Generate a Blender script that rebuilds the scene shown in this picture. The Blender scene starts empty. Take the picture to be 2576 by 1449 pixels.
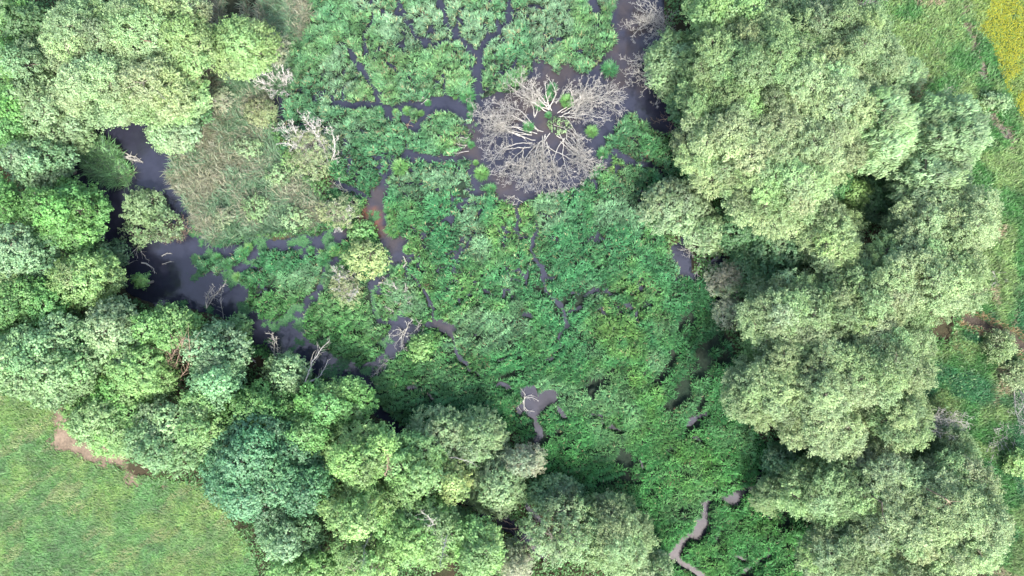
import bpy, math, random
import numpy as np

# ------------------------------------------------------------------ camera, sky, sun, exposure
H = 60.0                       # flying height of the camera in metres
W = 80.0                       # ground width seen by the camera
SU = W / 2576.0                # metres per survey pixel on the ground
sc = bpy.context.scene
cam_d = bpy.data.cameras.new('camera')
cam = bpy.data.objects.new('camera', cam_d)
sc.collection.objects.link(cam)
cam.location = (0, 0, H)
cam_d.sensor_width = 36
cam_d.lens = 36 * H / W
cam_d.clip_end = 2000
sc.camera = cam

SUN_AZ = math.atan2(0.28, -0.95)      # clockwise from +Y
SUN_EL = math.radians(54)
world = bpy.data.worlds.new('World')
sc.world = world
world.use_nodes = True
wn = world.node_tree
wbg = wn.nodes['Background']
sky = wn.nodes.new('ShaderNodeTexSky')
sky.sky_type = 'NISHITA'
sky.sun_disc = False
sky.sun_elevation = SUN_EL
sky.sun_rotation = SUN_AZ
sky.dust_density = 4.0
sky.air_density = 1.0
wn.links.new(sky.outputs[0], wbg.inputs[0])
wbg.inputs[1].default_value = 0.15

sun_d = bpy.data.lights.new('sun', 'SUN')
sun_d.energy = 2.0
sun_d.angle = math.radians(4.0)
sun_d.color = (1.0, 0.96, 0.90)
sun = bpy.data.objects.new('sun', sun_d)
sc.collection.objects.link(sun)
sd = np.array([math.sin(SUN_AZ) * math.cos(SUN_EL), math.cos(SUN_AZ) * math.cos(SUN_EL), math.sin(SUN_EL)])
from mathutils import Vector
sun.rotation_euler = Vector(sd).to_track_quat('Z', 'Y').to_euler()
sun.location = (20, -40, 80)

sc.view_settings.view_transform = 'Standard'
sc.view_settings.look = 'None'
sc.view_settings.exposure = 2.02
sc.view_settings.gamma = 1
sc.cycles.max_bounces = 5
sc.cycles.diffuse_bounces = 3
sc.cycles.glossy_bounces = 2
sc.cycles.transmission_bounces = 3
sc.cycles.caustics_reflective = False
sc.cycles.caustics_refractive = False
sc.cycles.use_denoising = True

# ------------------------------------------------------------------ helpers
def M(u, v, z=0.0):
    """surveyed point (u, v) at height z -> world x, y"""
    k = SU * (H - z) / H
    return np.array([(u - 1288.0) * k, -(v - 724.5) * k])

def T(c, r, pts):
    """points noted on survey sheet (c, r) -> survey coordinates"""
    return [(c * 858.667 + x / 3.0, r * 483.0 + y / 3.0) for x, y in pts]

def G(pts):
    return np.array([M(u, v) for u, v in pts])

def lin(c):
    c = np.asarray(c, dtype=float) / 255.0
    return np.where(c <= 0.04045, c / 12.92, ((c + 0.055) / 1.055) ** 2.4)

ALB = 0.48
def pal(*c):
    return lin(c) * ALB

def norm(a):
    return a / np.maximum(np.linalg.norm(a, axis=-1, keepdims=True), 1e-9)

class Noise:
    def __init__(self, seed, n=256):
        self.n = n
        self.g = np.random.default_rng(seed).random((n, n))
    def __call__(self, x, y):
        n = self.n
        xi = np.floor(x).astype(int); yi = np.floor(y).astype(int)
        fx = x - xi; fy = y - yi
        fx = fx * fx * (3 - 2 * fx); fy = fy * fy * (3 - 2 * fy)
        g = self.g
        a = g[xi % n, yi % n]; b = g[(xi + 1) % n, yi % n]
        c = g[xi % n, (yi + 1) % n]; d = g[(xi + 1) % n, (yi + 1) % n]
        return (a * (1 - fx) + b * fx) * (1 - fy) + (c * (1 - fx) + d * fx) * fy
    def fbm(self, x, y, o=3):
        s = 0; a = 0.5; t = 0
        for i in range(o):
            s = s + a * self(x * 2 ** i + 17.3 * i, y * 2 ** i + 5.1 * i); t += a; a *= 0.5
        return s / t

def sstep(a, b, x):
    t = np.clip((x - a) / (b - a), 0, 1)
    return t * t * (3 - 2 * t)

# ------------------------------------------------------------------ materials
def new_mat(name):
    m = bpy.data.materials.new(name); m.use_nodes = True
    return m, m.node_tree, m.node_tree.nodes['Principled BSDF']

def leaf_mat(name, trans=0.3, rough=0.55, spec=0.35):
    m, nt, b = new_mat(name)
    at = nt.nodes.new('ShaderNodeAttribute'); at.attribute_name = 'Col'
    nt.links.new(at.outputs['Color'], b.inputs['Base Color'])
    b.inputs['Roughness'].default_value = rough
    b.inputs['Specular IOR Level'].default_value = spec
    tr = nt.nodes.new('ShaderNodeBsdfTranslucent')
    nt.links.new(at.outputs['Color'], tr.inputs['Color'])
    mx = nt.nodes.new('ShaderNodeMixShader'); mx.inputs[0].default_value = trans
    nt.links.new(b.outputs[0], mx.inputs[1]); nt.links.new(tr.outputs[0], mx.inputs[2])
    nt.links.new(mx.outputs[0], nt.nodes['Material Output'].inputs[0])
    return m

def bark_mat(name, c0, c1, scale=9.0, rough=0.85):
    m, nt, b = new_mat(name)
    tc = nt.nodes.new('ShaderNodeTexCoord')
    no = nt.nodes.new('ShaderNodeTexNoise'); no.inputs['Scale'].default_value = scale; no.inputs['Detail'].default_value = 6
    nt.links.new(tc.outputs['Object'], no.inputs['Vector'])
    cr = nt.nodes.new('ShaderNodeValToRGB')
    cr.color_ramp.elements[0].position = 0.35; cr.color_ramp.elements[1].position = 0.65
    cr.color_ramp.elements[0].color = (*c0, 1); cr.color_ramp.elements[1].color = (*c1, 1)
    nt.links.new(no.outputs['Fac'], cr.inputs[0]); nt.links.new(cr.outputs[0], b.inputs['Base Color'])
    b.inputs['Roughness'].default_value = rough
    return m

MAT_LEAF = leaf_mat('leaf_surface', 0.38, 0.5, 0.4)
MAT_GRASS = leaf_mat('blade_surface', 0.28, 0.5, 0.35)
MAT_BARK = bark_mat('living_bark', (0.09, 0.075, 0.055), (0.22, 0.20, 0.16))
MAT_PALEBARK = bark_mat('pale_bark', (0.22, 0.21, 0.16), (0.40, 0.38, 0.30))
MAT_DEAD = bark_mat('bleached_wood', (0.175, 0.172, 0.150), (0.40, 0.39, 0.35), 5.0)
MAT_WHITE = bark_mat('white_wood', (0.34, 0.33, 0.30), (0.56, 0.54, 0.50), 5.0)
MAT_BROWNDEAD = bark_mat('brown_dead_wood', (0.10, 0.07, 0.045), (0.24, 0.18, 0.13), 4.0)

def ground_mat():
    m, nt, b = new_mat('soil_and_thatch')
    at = nt.nodes.new('ShaderNodeAttribute'); at.attribute_name = 'Col'
    tc = nt.nodes.new('ShaderNodeTexCoord')
    n1 = nt.nodes.new('ShaderNodeTexNoise'); n1.inputs['Scale'].default_value = 6; n1.inputs['Detail'].default_value = 8
    n1.inputs['Roughness'].default_value = 0.7
    nt.links.new(tc.outputs['Object'], n1.inputs['Vector'])
    mr = nt.nodes.new('ShaderNodeMapRange')
    mr.inputs['From Min'].default_value = 0.3; mr.inputs['From Max'].default_value = 0.7
    mr.inputs['To Min'].default_value = 0.62; mr.inputs['To Max'].default_value = 1.38
    nt.links.new(n1.outputs['Fac'], mr.inputs['Value'])
    mul = nt.nodes.new('ShaderNodeVectorMath'); mul.operation = 'SCALE'
    nt.links.new(at.outputs['Color'], mul.inputs[0]); nt.links.new(mr.outputs[0], mul.inputs['Scale'])
    nt.links.new(mul.outputs[0], b.inputs['Base Color'])
    bp = nt.nodes.new('ShaderNodeBump'); bp.inputs['Strength'].default_value = 0.6; bp.inputs['Distance'].default_value = 0.08
    n2 = nt.nodes.new('ShaderNodeTexNoise'); n2.inputs['Scale'].default_value = 22; n2.inputs['Detail'].default_value = 5
    nt.links.new(tc.outputs['Object'], n2.inputs['Vector'])
    nt.links.new(n2.outputs['Fac'], bp.inputs['Height']); nt.links.new(bp.outputs[0], b.inputs['Normal'])
    b.inputs['Roughness'].default_value = 0.9
    b.inputs['Specular IOR Level'].default_value = 0.2
    return m

def water_mat():
    m, nt, b = new_mat('marsh_water')
    tc = nt.nodes.new('ShaderNodeTexCoord')
    at = nt.nodes.new('ShaderNodeAttribute'); at.attribute_name = 'Col'
    n1 = nt.nodes.new('ShaderNodeTexNoise'); n1.inputs['Scale'].default_value = 0.9; n1.inputs['Detail'].default_value = 7
    n1.inputs['Roughness'].default_value = 0.65
    nt.links.new(tc.outputs['Object'], n1.inputs['Vector'])
    mr = nt.nodes.new('ShaderNodeMapRange')
    mr.inputs['From Min'].default_value = 0.3; mr.inputs['From Max'].default_value = 0.7
    mr.inputs['To Min'].default_value = 0.75; mr.inputs['To Max'].default_value = 1.25
    nt.links.new(n1.outputs['Fac'], mr.inputs['Value'])
    mul = nt.nodes.new('ShaderNodeVectorMath'); mul.operation = 'SCALE'
    nt.links.new(at.outputs['Color'], mul.inputs[0]); nt.links.new(mr.outputs[0], mul.inputs['Scale'])
    nt.links.new(mul.outputs[0], b.inputs['Base Color'])
    b.inputs['Roughness'].default_value = 0.06
    b.inputs['IOR'].default_value = 1.34
    b.inputs['Specular IOR Level'].default_value = 1.0
    n2 = nt.nodes.new('ShaderNodeTexNoise'); n2.inputs['Scale'].default_value = 5.0; n2.inputs['Detail'].default_value = 4
    nt.links.new(tc.outputs['Object'], n2.inputs['Vector'])
    bp = nt.nodes.new('ShaderNodeBump'); bp.inputs['Strength'].default_value = 0.12; bp.inputs['Distance'].default_value = 0.03
    nt.links.new(n2.outputs['Fac'], bp.inputs['Height']); nt.links.new(bp.outputs[0], b.inputs['Normal'])
    return m

# ------------------------------------------------------------------ mesh building
def mesh_from(name, V, loops, totals, col=None, mat=None, smooth=False):
    me = bpy.data.meshes.new(name)
    V = np.ascontiguousarray(V, dtype=np.float32)
    me.vertices.add(len(V)); me.vertices.foreach_set('co', V.ravel())
    totals = np.asarray(totals, dtype=np.int32)
    me.loops.add(len(loops)); me.loops.foreach_set('vertex_index', np.ascontiguousarray(loops, dtype=np.int32))
    me.polygons.add(len(totals))
    st = np.zeros(len(totals), dtype=np.int32); st[1:] = np.cumsum(totals)[:-1]
    me.polygons.foreach_set('loop_start', st)
    if smooth:
        me.polygons.foreach_set('use_smooth', np.ones(len(totals), dtype=bool))
    me.update(calc_edges=True)
    if col is not None:
        a = me.color_attributes.new('Col', 'FLOAT_COLOR', 'POINT')
        c = np.ones((len(V), 4), dtype=np.float32); c[:, :3] = col
        a.data.foreach_set('color', c.ravel())
    if mat: me.materials.append(mat)
    return me

def link(name, data, parent=None, loc=(0, 0, 0)):
    o = bpy.data.objects.new(name, data)
    sc.collection.objects.link(o)
    o.location = loc
    if parent is not None: o.parent = parent
    return o

def tag(o, label=None, cat=None, group=None, kind=None):
    if label: o['label'] = label
    if cat: o['category'] = cat
    if group: o['group'] = group
    if kind: o['kind'] = kind
    return o

def leaves(P, axis, nrm, L, Wd, col, rng):
    """kite shaped leaf sprays: P centres, axis unit along leaf, nrm approximate normal"""
    side = norm(np.cross(axis, nrm))
    n = norm(np.cross(side, axis))
    L = L[:, None]; Wd = Wd[:, None]
    v = np.empty((len(P), 4, 3))
    v[:, 0] = P - axis * L * 0.5
    v[:, 1] = P + side * Wd * 0.5 + axis * L * 0.08 + n * Wd * 0.15
    v[:, 2] = P + axis * L * 0.5 - n * L * 0.08
    v[:, 3] = P - side * Wd * 0.5 + axis * L * 0.08 + n * Wd * 0.15
    return v.reshape(-1, 3), np.repeat(col, 4, axis=0)

def quads(name, V, col, mat):
    n = len(V) // 4
    return mesh_from(name, V, np.arange(n * 4), np.full(n, 4), col, mat)

def blades(name, P, d, L, Wd, up, lean, col, mat=None, rng=None):
    """bent grass blades: P roots, d horizontal unit direction, up/lean fractions"""
    n = len(P)
    d3 = np.concatenate([d, np.zeros((n, 1))], 1)
    s = np.stack([-d[:, 1], d[:, 0], np.zeros(n)], 1)
    L = L[:, None]; w = Wd[:, None] * 0.5
    z = np.array([[0, 0, 1.0]])
    up = up[:, None]; lean = lean[:, None]
    wob = (rng.random((n, 1)) - 0.5) * 0.28 if rng is not None else 0
    mid = P + d3 * L * lean * 0.45 + z * L * up * 0.62 + s * L * wob
    tip = P + d3 * L * lean + z * L * up * 0.72 - s * L * wob * 0.4
    v = np.empty((n, 5, 3))
    v[:, 0] = P - s * w * 0.6; v[:, 1] = P + s * w * 0.6
    v[:, 2] = mid + s * w; v[:, 3] = mid - s * w; v[:, 4] = tip
    idx = np.array([0, 1, 2, 3, 3, 2, 4])
    loops = (np.arange(n)[:, None] * 5 + idx[None]).ravel()
    tot = np.tile([4, 3], n)
    c = np.repeat(col, 5, axis=0)
    return mesh_from(name, v.reshape(-1, 3), loops, tot, c, mat or MAT_GRASS)

def tubes(name, segs, mat, ns=4, smooth=True):
    """segs: list of (p0, p1, r0, r1)"""
    a = np.array([np.concatenate([s[0], s[1], [s[2], s[3]]]) for s in segs])
    p0, p1, r0, r1 = a[:, 0:3], a[:, 3:6], a[:, 6:7], a[:, 7:8]
    t = norm(p1 - p0)
    ref = np.where(np.abs(t[:, 2:3]) > 0.9, np.array([[1.0, 0, 0]]), np.array([[0, 0, 1.0]]))
    u = norm(np.cross(t, ref)); w = np.cross(t, u)
    V = []
    for k in range(ns):
        an = 2 * math.pi * k / ns
        V.append(p0 + (u * math.cos(an) + w * math.sin(an)) * r0)
    for k in range(ns):
        an = 2 * math.pi * k / ns
        V.append(p1 + t * r1 * 0.3 + (u * math.cos(an) + w * math.sin(an)) * r1)
    V = np.stack(V, 1).reshape(-1, 3)
    f = []
    for k in range(ns):
        f += [k, (k + 1) % ns, ns + (k + 1) % ns, ns + k]
    loops = (np.arange(len(a))[:, None] * (2 * ns) + np.array(f)[None]).ravel()
    return mesh_from(name, V, loops, np.full(len(a) * ns, 4), None, mat, smooth)

# ------------------------------------------------------------------ survey of land and water
XN, YN = 46.0, 28.0
DX = 0.125
gx = np.arange(-XN, XN + 1e-6, DX); gy = np.arange(-YN, YN + 1e-6, DX)
GX, GY = np.meshgrid(gx, gy, indexing='ij')
nzA, nzB, nzC, nzD = Noise(1), Noise(2), Noise(3), Noise(4)
WX = GX + (nzA.fbm(GX * 1.3, GY * 1.3, 3) - 0.5) * 0.6
WY = GY + (nzB.fbm(GX * 1.3, GY * 1.3, 3) - 0.5) * 0.6

def sdf_poly(pts, X=WX, Y=WY, margin=2.0):
    """signed distance, positive inside"""
    P = G(pts)
    out = np.full(X.shape, -margin)
    lo = P.min(0) - margin; hi = P.max(0) + margin
    m = (X > lo[0]) & (X < hi[0]) & (Y > lo[1]) & (Y < hi[1])
    x = X[m]; y = Y[m]
    d = np.full(x.shape, 1e9); ins = np.zeros(x.shape, bool)
    for i in range(len(P)):
        a = P[i]; b = P[(i + 1) % len(P)]
        e = b - a
        t = np.clip(((x - a[0]) * e[0] + (y - a[1]) * e[1]) / max(e @ e, 1e-9), 0, 1)
        d = np.minimum(d, np.hypot(x - a[0] - t * e[0], y - a[1] - t * e[1]))
        if a[1] != b[1]:
            c = ((a[1] > y) != (b[1] > y)) & (x < (b[0] - a[0]) * (y - a[1]) / (b[1] - a[1]) + a[0])
            ins ^= c
    out[m] = np.where(ins, d, -d)
    return out

def sdf_line(pts, w0, w1=None, X=WX, Y=WY, margin=2.0):
    """widths in survey-sheet units (1/3 survey px)"""
    if w1 is None: w1 = w0
    P = G(pts)
    out = np.full(X.shape, -margin)
    lo = P.min(0) - margin; hi = P.max(0) + margin
    m = (X > lo[0]) & (X < hi[0]) & (Y > lo[1]) & (Y < hi[1])
    x = X[m]; y = Y[m]
    best = np.full(x.shape, -margin)
    n = max(len(P) - 1, 1)
    for i in range(len(P) - 1):
        a, b = P[i], P[i + 1]; e = b - a
        t = np.clip(((x - a[0]) * e[0] + (y - a[1]) * e[1]) / max(e @ e, 1e-9), 0, 1)
        w = (w0 + (w1 - w0) * (i + t) / n) * SU / 3 / 2
        best = np.maximum(best, w - np.hypot(x - a[0] - t * e[0], y - a[1] - t * e[1]))
    out[m] = best
    return out

water = np.full(GX.shape, -2.0)
def wpoly(p):
    global water
    water = np.maximum(water, sdf_poly(p))
def wline(p, w0, w1=None):
    global water
    water = np.maximum(water, sdf_line(p, w0, w1))
def island(p):
    global water
    water = np.minimum(water, -sdf_poly(p))

NARROW = 0.72
# centre pond and the arm running north
wpoly(T(1, 0, [(2110, -60), (2080, 30), (2060, 90), (2040, 130), (2030, 200), (2060, 240), (2085, 290), (2070, 350), (2040, 390),
               (1990, 430), (1950, 470), (1900, 530), (1850, 560), (1790, 540), (1740, 510), (1690, 520), (1680, 580), (1650, 590),
               (1620, 540), (1600, 500), (1560, 480), (1500, 500), (1440, 540), (1400, 560), (1380, 620), (1350, 690), (1300, 715),
               (1230, 720), (1170, 705), (1100, 745), (1040, 770), (1000, 810), (1010, 850), (1030, 900), (1020, 960), (1010, 1000),
               (980, 1050), (930, 1120), (860, 1160), (830, 1200), (970, 1225), (975, 1260), (960, 1320), (1000, 1350), (1060, 1400),
               (1100, 1390), (1170, 1449), (1175, 1535), (1230, 1525), (1330, 1535), (1440, 1500), (1560, 1460), (1700, 1440), (1800, 1380),
               (1900, 1280), (1960, 1240), (2000, 1260), (2010, 1210), (2030, 1170), (2000, 1130), (1990, 1040), (2060, 1000),
               (2070, 900), (2150, 860), (2220, 880), (2240, 930), (2310, 920), (2320, 990), (2400, 1010), (2470, 1020), (2540, 1070),
               (2620, 1040), (2640, 760), (2600, 560), (2450, 400), (2430, 200), (2420, -60)]))
# band from centre pond down to the western river
wpoly(T(1, 0, [(1000, 1050), (930, 1130), (860, 1165), (800, 1190), (700, 1180), (600, 1165), (510, 1150), (470, 1180), (430, 1210),
               (380, 1240), (340, 1290), (300, 1340), (270, 1400), (230, 1449), (200, 1530), (150, 1600), (90, 1650), (60, 1680),
               (0, 1720), (-60, 1755), (-60, 1800), (60, 1760), (160, 1720), (240, 1710), (230, 1750), (280, 1810), (310, 1850),
               (330, 1930), (350, 2010), (370, 2050), (330, 2090), (280, 2090), (230, 2090), (215, 2150), (230, 2250), (240, 2350),
               (260, 2410), (310, 2450), (380, 2450), (390, 2400), (370, 2340), (330, 2290), (310, 2230), (290, 2160), (340, 2110),
               (380, 2090), (420, 2040), (460, 1990), (470, 1930), (460, 1870), (520, 1830), (500, 1810), (450, 1780), (420, 1820),
               (380, 1790), (340, 1750), (330, 1710), (350, 1650), (320, 1600), (340, 1560), (310, 1510), (320, 1480), (350, 1430),
               (330, 1390), (350, 1350), (390, 1310), (400, 1250), (440, 1220), (500, 1210), (560, 1210), (650, 1210), (760, 1215),
               (830, 1205), (990, 1225), (1010, 1150)]))
# channels of the northern sedge bed
for pts, a, b in [
    ([(1290, -40), (1285, 0), (1270, 80), (1250, 170), (1200, 230), (1120, 290), (1075, 350), (1060, 420), (1040, 500), (1025, 600), (1015, 700), (1010, 800)], 34, 62),
    ([(730, -20), (760, 90), (810, 170), (860, 250), (900, 300), (960, 340), (1010, 400), (1040, 440)], 20, 60),
    ([(490, 150), (530, 210), (580, 270), (620, 300), (630, 340)], 26, 34), ([(530, 160), (580, 130), (625, 95)], 16, 14),
    ([(250, 60), (245, 130), (220, 200), (180, 250), (165, 330), (185, 400), (170, 440)], 16, 22),
    ([(0, 310), (50, 370), (90, 440), (140, 510), (180, 570), (220, 630), (250, 700), (280, 770)], 24, 30),
    ([(690, 318), (770, 315), (860, 325), (910, 315)], 22, 26), ([(1070, 190), (1090, 240), (1130, 275)], 20, 22),
    ([(-60, 790), (100, 800), (200, 790), (280, 800), (340, 835), (420, 830), (520, 805), (600, 815), (690, 800)], 34, 60),
    ([(670, 800), (780, 790), (880, 800), (980, 850), (1020, 860)], 105, 110), ([(340, 830), (375, 890)], 60, 40),
    ([(650, 850), (600, 920), (560, 980), (520, 960), (490, 900)], 50, 60), ([(500, 1090), (510, 1160)], 12, 20),
    ([(250, 1180), (350, 1200), (410, 1250)], 16, 18), ([(-40, 1370), (60, 1410), (130, 1449), (180, 1490)], 24, 30),
    ([(960, 1290), (1000, 1340), (1010, 1400)], 34, 40), ([(1430, 50), (1560, 55)], 22, 14), ([(1730, 80), (1715, 110)], 16, 16),
    ([(2010, 1220), (2060, 1150), (2120, 1175), (2200, 1215), (2330, 1250), (2410, 1330), (2440, 1390)], 36, 24),
    ([(870, 120), (900, 150), (920, 190)], 16, 12), ([(1630, 290), (1690, 300)], 16, 14), ([(320, 370), (290, 400)], 14, 14),
    ([(1150, 570), (1240, 550)], 18, 12), ([(330, 470), (400, 500), (440, 560)], 14, 10), ([(770, 590), (790, 690)], 14, 10)]:
    wline(T(1, 0, pts), a, b)
# channels of the middle
for pts, a, b in [
    ([(1320, 80), (1325, 160), (1330, 230), (1320, 290), (1350, 330), (1385, 348)], 28, 26), ([(1230, 312), (1310, 318)], 14, 14),
    ([(1475, 270), (1455, 360), (1440, 430), (1465, 500), (1500, 570), (1530, 620), (1540, 660)], 20, 42), ([(1530, 650), (1610, 635)], 34, 20),
    ([(1540, 660), (1530, 730), (1590, 790), (1640, 850), (1680, 920), (1700, 960), (1690, 1020), (1640, 1100), (1650, 1180)], 22, 20),
    ([(1700, 940), (1740, 900), (1790, 870)], 20, 14), ([(1510, 170), (1560, 190), (1640, 170), (1670, 130)], 20, 14),
    ([(470, 560), (520, 620), (580, 690), (630, 760), (660, 820), (690, 880), (700, 960)], 18, 28),
    ([(830, 1100), (850, 1170), (880, 1230), (930, 1300), (970, 1340), (1050, 1370)], 26, 20), ([(900, 1250), (960, 1310)], 50, 36),
    ([(850, 500), (900, 460), (940, 420), (980, 350), (1000, 290)], 40, 16), ([(890, 600), (960, 600), (990, 630)], 12, 14),
    ([(1385, 640), (1392, 700)], 24, 18), ([(1850, 780), (1900, 745), (1945, 735)], 18, 40), ([(2180, 775), (2250, 740)], 24, 14),
    ([(1540, 1260), (1580, 1240), (1640, 1180)], 26, 12), ([(1170, 1280), (1230, 1250)], 12, 12), ([(1350, 930), (1430, 935)], 30, 40),
    ([(640, 1010), (700, 1010)], 50, 60), ([(870, 800), (900, 830)], 12, 12), ([(1750, 770), (1790, 760)], 14, 14), ([(1970, 760), (2010, 740)], 12, 16)]:
    wline(T(1, 1, pts), a * NARROW, b * NARROW)
wpoly(T(1, 1, [(690, 950), (760, 968), (850, 1000), (865, 1020), (850, 1070), (800, 1095), (760, 1050), (700, 1015)]))
wpoly(T(1, 1, [(940, -10), (1100, -10), (1060, 40), (990, 30)]))
wpoly(T(1, 1, [(2490, 390), (2570, 400), (2640, 470), (2640, 600), (2560, 570), (2510, 545), (2480, 490)]))
wpoly(T(1, 1, [(390, 930), (500, 930), (560, 1000), (600, 1040), (520, 1120), (470, 1180), (430, 1215), (370, 1270), (300, 1340), (230, 1410),
               (185, 1460), (60, 1400), (40, 1300), (120, 1335), (170, 1330), (250, 1270), (330, 1210), (320, 1160), (250, 1130),
               (300, 1090), (360, 1060), (380, 1000)]))
# south: thin stream, dead-reed pool, stream in the south east
for pts, a, b in [([(180, 20), (240, 140), (300, 225), (350, 262), (420, 325), (480, 385), (560, 450), (700, 560), (800, 640), (900, 860), (1020, 940), (1180, 990), (1300, 1090), (1400, 1160), (1500, 1260)], 62, 90),
                  ([(1640, 195), (1680, 235)], 44, 40), ([(1890, 215), (1960, 250), (1975, 300)], 22, 20), ([(2030, 320), (2100, 345)], 34, 30),
                  ([(1475, 230), (1485, 300), (1500, 370), (1470, 430), (1475, 480)], 40, 20), ([(1190, 10), (1270, 30)], 50, 30),
                  ([(1400, 900), (1450, 960), (1510, 1020)], 50, 40), ([(2265, 590), (2270, 650)], 16, 16), ([(650, 70), (690, 110)], 34, 20), ([(510, 20), (560, 10)], 40, 30)]:
    wline(T(1, 2, pts), a * (NARROW if a < 60 else 1), b * (NARROW if a < 60 else 1))
wpoly(T(1, 2, [(1330, 50), (1400, 20), (1450, 0), (1480, 70), (1550, 30), (1600, 40), (1630, 95), (1600, 140), (1530, 160), (1500, 200), (1495, 260),
               (1450, 250), (1400, 235), (1340, 230), (1320, 180), (1360, 130)]))
wpoly(T(2, 2, [(640, 480), (610, 550), (600, 620), (595, 700), (575, 800), (490, 810), (440, 860), (425, 905), (370, 912), (330, 882), (270, 875),
               (220, 900), (185, 970), (185, 1040), (185, 1110), (135, 1165), (60, 1175), (0, 1235), (-70, 1330), (-140, 1300), (-60, 1230),
               (0, 1165), (60, 1115), (100, 1055), (140, 975), (165, 925), (130, 885), (200, 895), (265, 865), (290, 835), (360, 818), (440, 798), (480, 775), (540, 735),
               (580, 690), (580, 620), (600, 560)]))
wline(T(2, 2, [(-80, 1310), (0, 1350), (60, 1380), (120, 1420), (170, 1470)]), 40, 46)
for pts, a, b in [([(430, 1430), (540, 1370), (640, 1290), (660, 1240)], 24, 16), ([(250, 1180), (290, 1090)], 14, 12), ([(590, 950), (650, 1010)], 30, 20),
                  ([(20, 285), (140, 240), (190, 215)], 22, 14), ([(110, 400), (140, 430)], 44, 40), ([(390, 1290), (480, 1330)], 20, 24), ([(1500, 1210), (1610, 1160)], 60, 50)]:
    wline(T(2, 2, pts), a * NARROW, b * NARROW)
# water glimpsed under the eastern trees
wpoly(T(2, 1, [(960, -20), (1150, -20), (1200, 80), (1150, 110), (1050, 100), (980, 50)]))
wpoly(T(2, 1, [(1340, 60), (1400, 90), (1470, 130), (1450, 190), (1340, 170), (1300, 110)]))
wpoly(T(2, 1, [(250, 790), (340, 790), (380, 830), (360, 890), (260, 880), (240, 840)]))
for pts, a, b in [([(20, 330), (-10, 400), (60, 360), (140, 330)], 50, 40), ([(0, 590), (50, 640), (90, 640)], 40, 30), ([(210, 540), (290, 500)], 40, 40),
                  ([(300, 220), (340, 280)], 60, 60), ([(1700, 1070), (1750, 1090)], 40, 40), ([(880, 860), (970, 850)], 60, 60)]:
    wline(T(2, 1, pts), a, b)
wline(T(2, 0, [(880, 860), (970, 870)]), 90, 80)
# western ponds
wpoly(T(0, 0, [(520, 1200), (560, 1100), (600, 1040), (640, 1000), (700, 940), (790, 900), (900, 850), (1060, 860), (1150, 950), (1200, 1060), (1330, 1100), (1420, 1090), (1400, 1140), (1310, 1170), (1285, 1220),
               (1300, 1330), (1330, 1400), (1380, 1449), (1400, 1549), (1440, 1600), (1480, 1650), (1500, 1719), (1560, 1779), (1580, 1849),
               (1640, 1882), (1740, 1868), (1830, 1829), (1890, 1795), (1945, 1793), (1980, 1830), (2080, 1830), (2200, 1799), (2300, 1789),
               (2400, 1769), (2520, 1745), (2620, 1740), (2640, 1790), (2560, 1830), (2540, 1950), (2500, 2050), (2450, 2150), (2400, 2249), (2330, 2300),
               (2300, 2340), (2290, 2449), (2290, 2529), (2400, 2570), (2540, 2640), (2640, 2720), (2740, 2800), (2780, 2880), (2720, 2880), (2600, 2800),
               (2450, 2760), (2300, 2700), (2200, 2700), (2050, 2640), (1950, 2600), (1850, 2480), (1700, 2400), (1450, 2330), (1200, 2300), (1000, 2250), (900, 2120),
               (830, 2000), (820, 1900), (740, 1800), (680, 1700), (600, 1560), (560, 1400)]))
wpoly(T(0, 0, [(2050, 700), (2110, 730), (2160, 820), (2175, 900), (2120, 940), (2090, 900), (2060, 800)]))
island(T(0, 1, [(1480, 580), (1530, 470), (1570, 500), (1600, 480), (1680, 500), (1760, 470), (1830, 400), (1900, 390), (1925, 430), (1880, 490), (1800, 540), (1720, 590), (1640, 630), (1610, 590), (1560, 610), (1500, 600)]))
island(T(0, 1, [(1860, 850), (1870, 700), (1790, 690), (1770, 630), (1830, 600), (1880, 560), (1930, 460), (2050, 420), (2200, 410), (2230, 440), (2250, 500),
                (2330, 470), (2370, 480), (2400, 420), (2480, 430), (2540, 380), (2580, 400), (2560, 500), (2450, 540), (2440, 600), (2400, 700), (2350, 760), (2340, 830), (2250, 850), (2180, 900), (2080, 970), (1990, 940), (1920, 900)]))
island(T(1, 1, [(-60, 850), (-120, 780), (-140, 640), (-100, 560), (-20, 420), (0, 240), (60, 260), (180, 250), (240, 290), (220, 330), (300, 380), (340, 460), (350, 560), (280, 620),
                (220, 640), (205, 720), (225, 800), (235, 900), (250, 980), (330, 1040), (370, 1060), (330, 1100), (250, 1140), (300, 1190), (240, 1240), (160, 1310), (60, 1270),
                (-60, 1230), (-180, 1160), (-280, 1090), (-290, 1000), (-260, 920)]))
island(T(1, 1, [(270, 780), (320, 790), (345, 850), (375, 900), (390, 950), (340, 975), (285, 930), (260, 850)]))
island(T(0, 0, [(600, 1090), (700, 1050), (850, 1070), (930, 1120), (960, 1200), (1010, 1330), (970, 1400), (850, 1400), (700, 1330), (620, 1230)]))
for pts, w in [([(1540, 420), (1600, 440), (1700, 455), (1800, 415), (1900, 368), (1980, 395)], 48), ([(1600, 700), (1680, 670), (1800, 600), (1900, 515), (1950, 440), (2000, 400)], 58),
               ([(1950, 388), (2100, 402), (2300, 372), (2450, 350), (2600, 300)], 74), ([(2290, 900), (2350, 800), (2420, 690), (2455, 590), (2560, 500)], 50), ([(2380, 430), (2400, 520)], 40), ([(2220, 440), (2300, 460)], 36)]:
    wline(T(0, 1, pts), w)
wline([(640, 820), (700, 862), (765, 905), (840, 940), (930, 968)], 95)
wpoly(T(0, 1, [(2060, 970), (2200, 900), (2290, 880), (2270, 1100), (2210, 1200), (2100, 1150)]))
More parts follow.
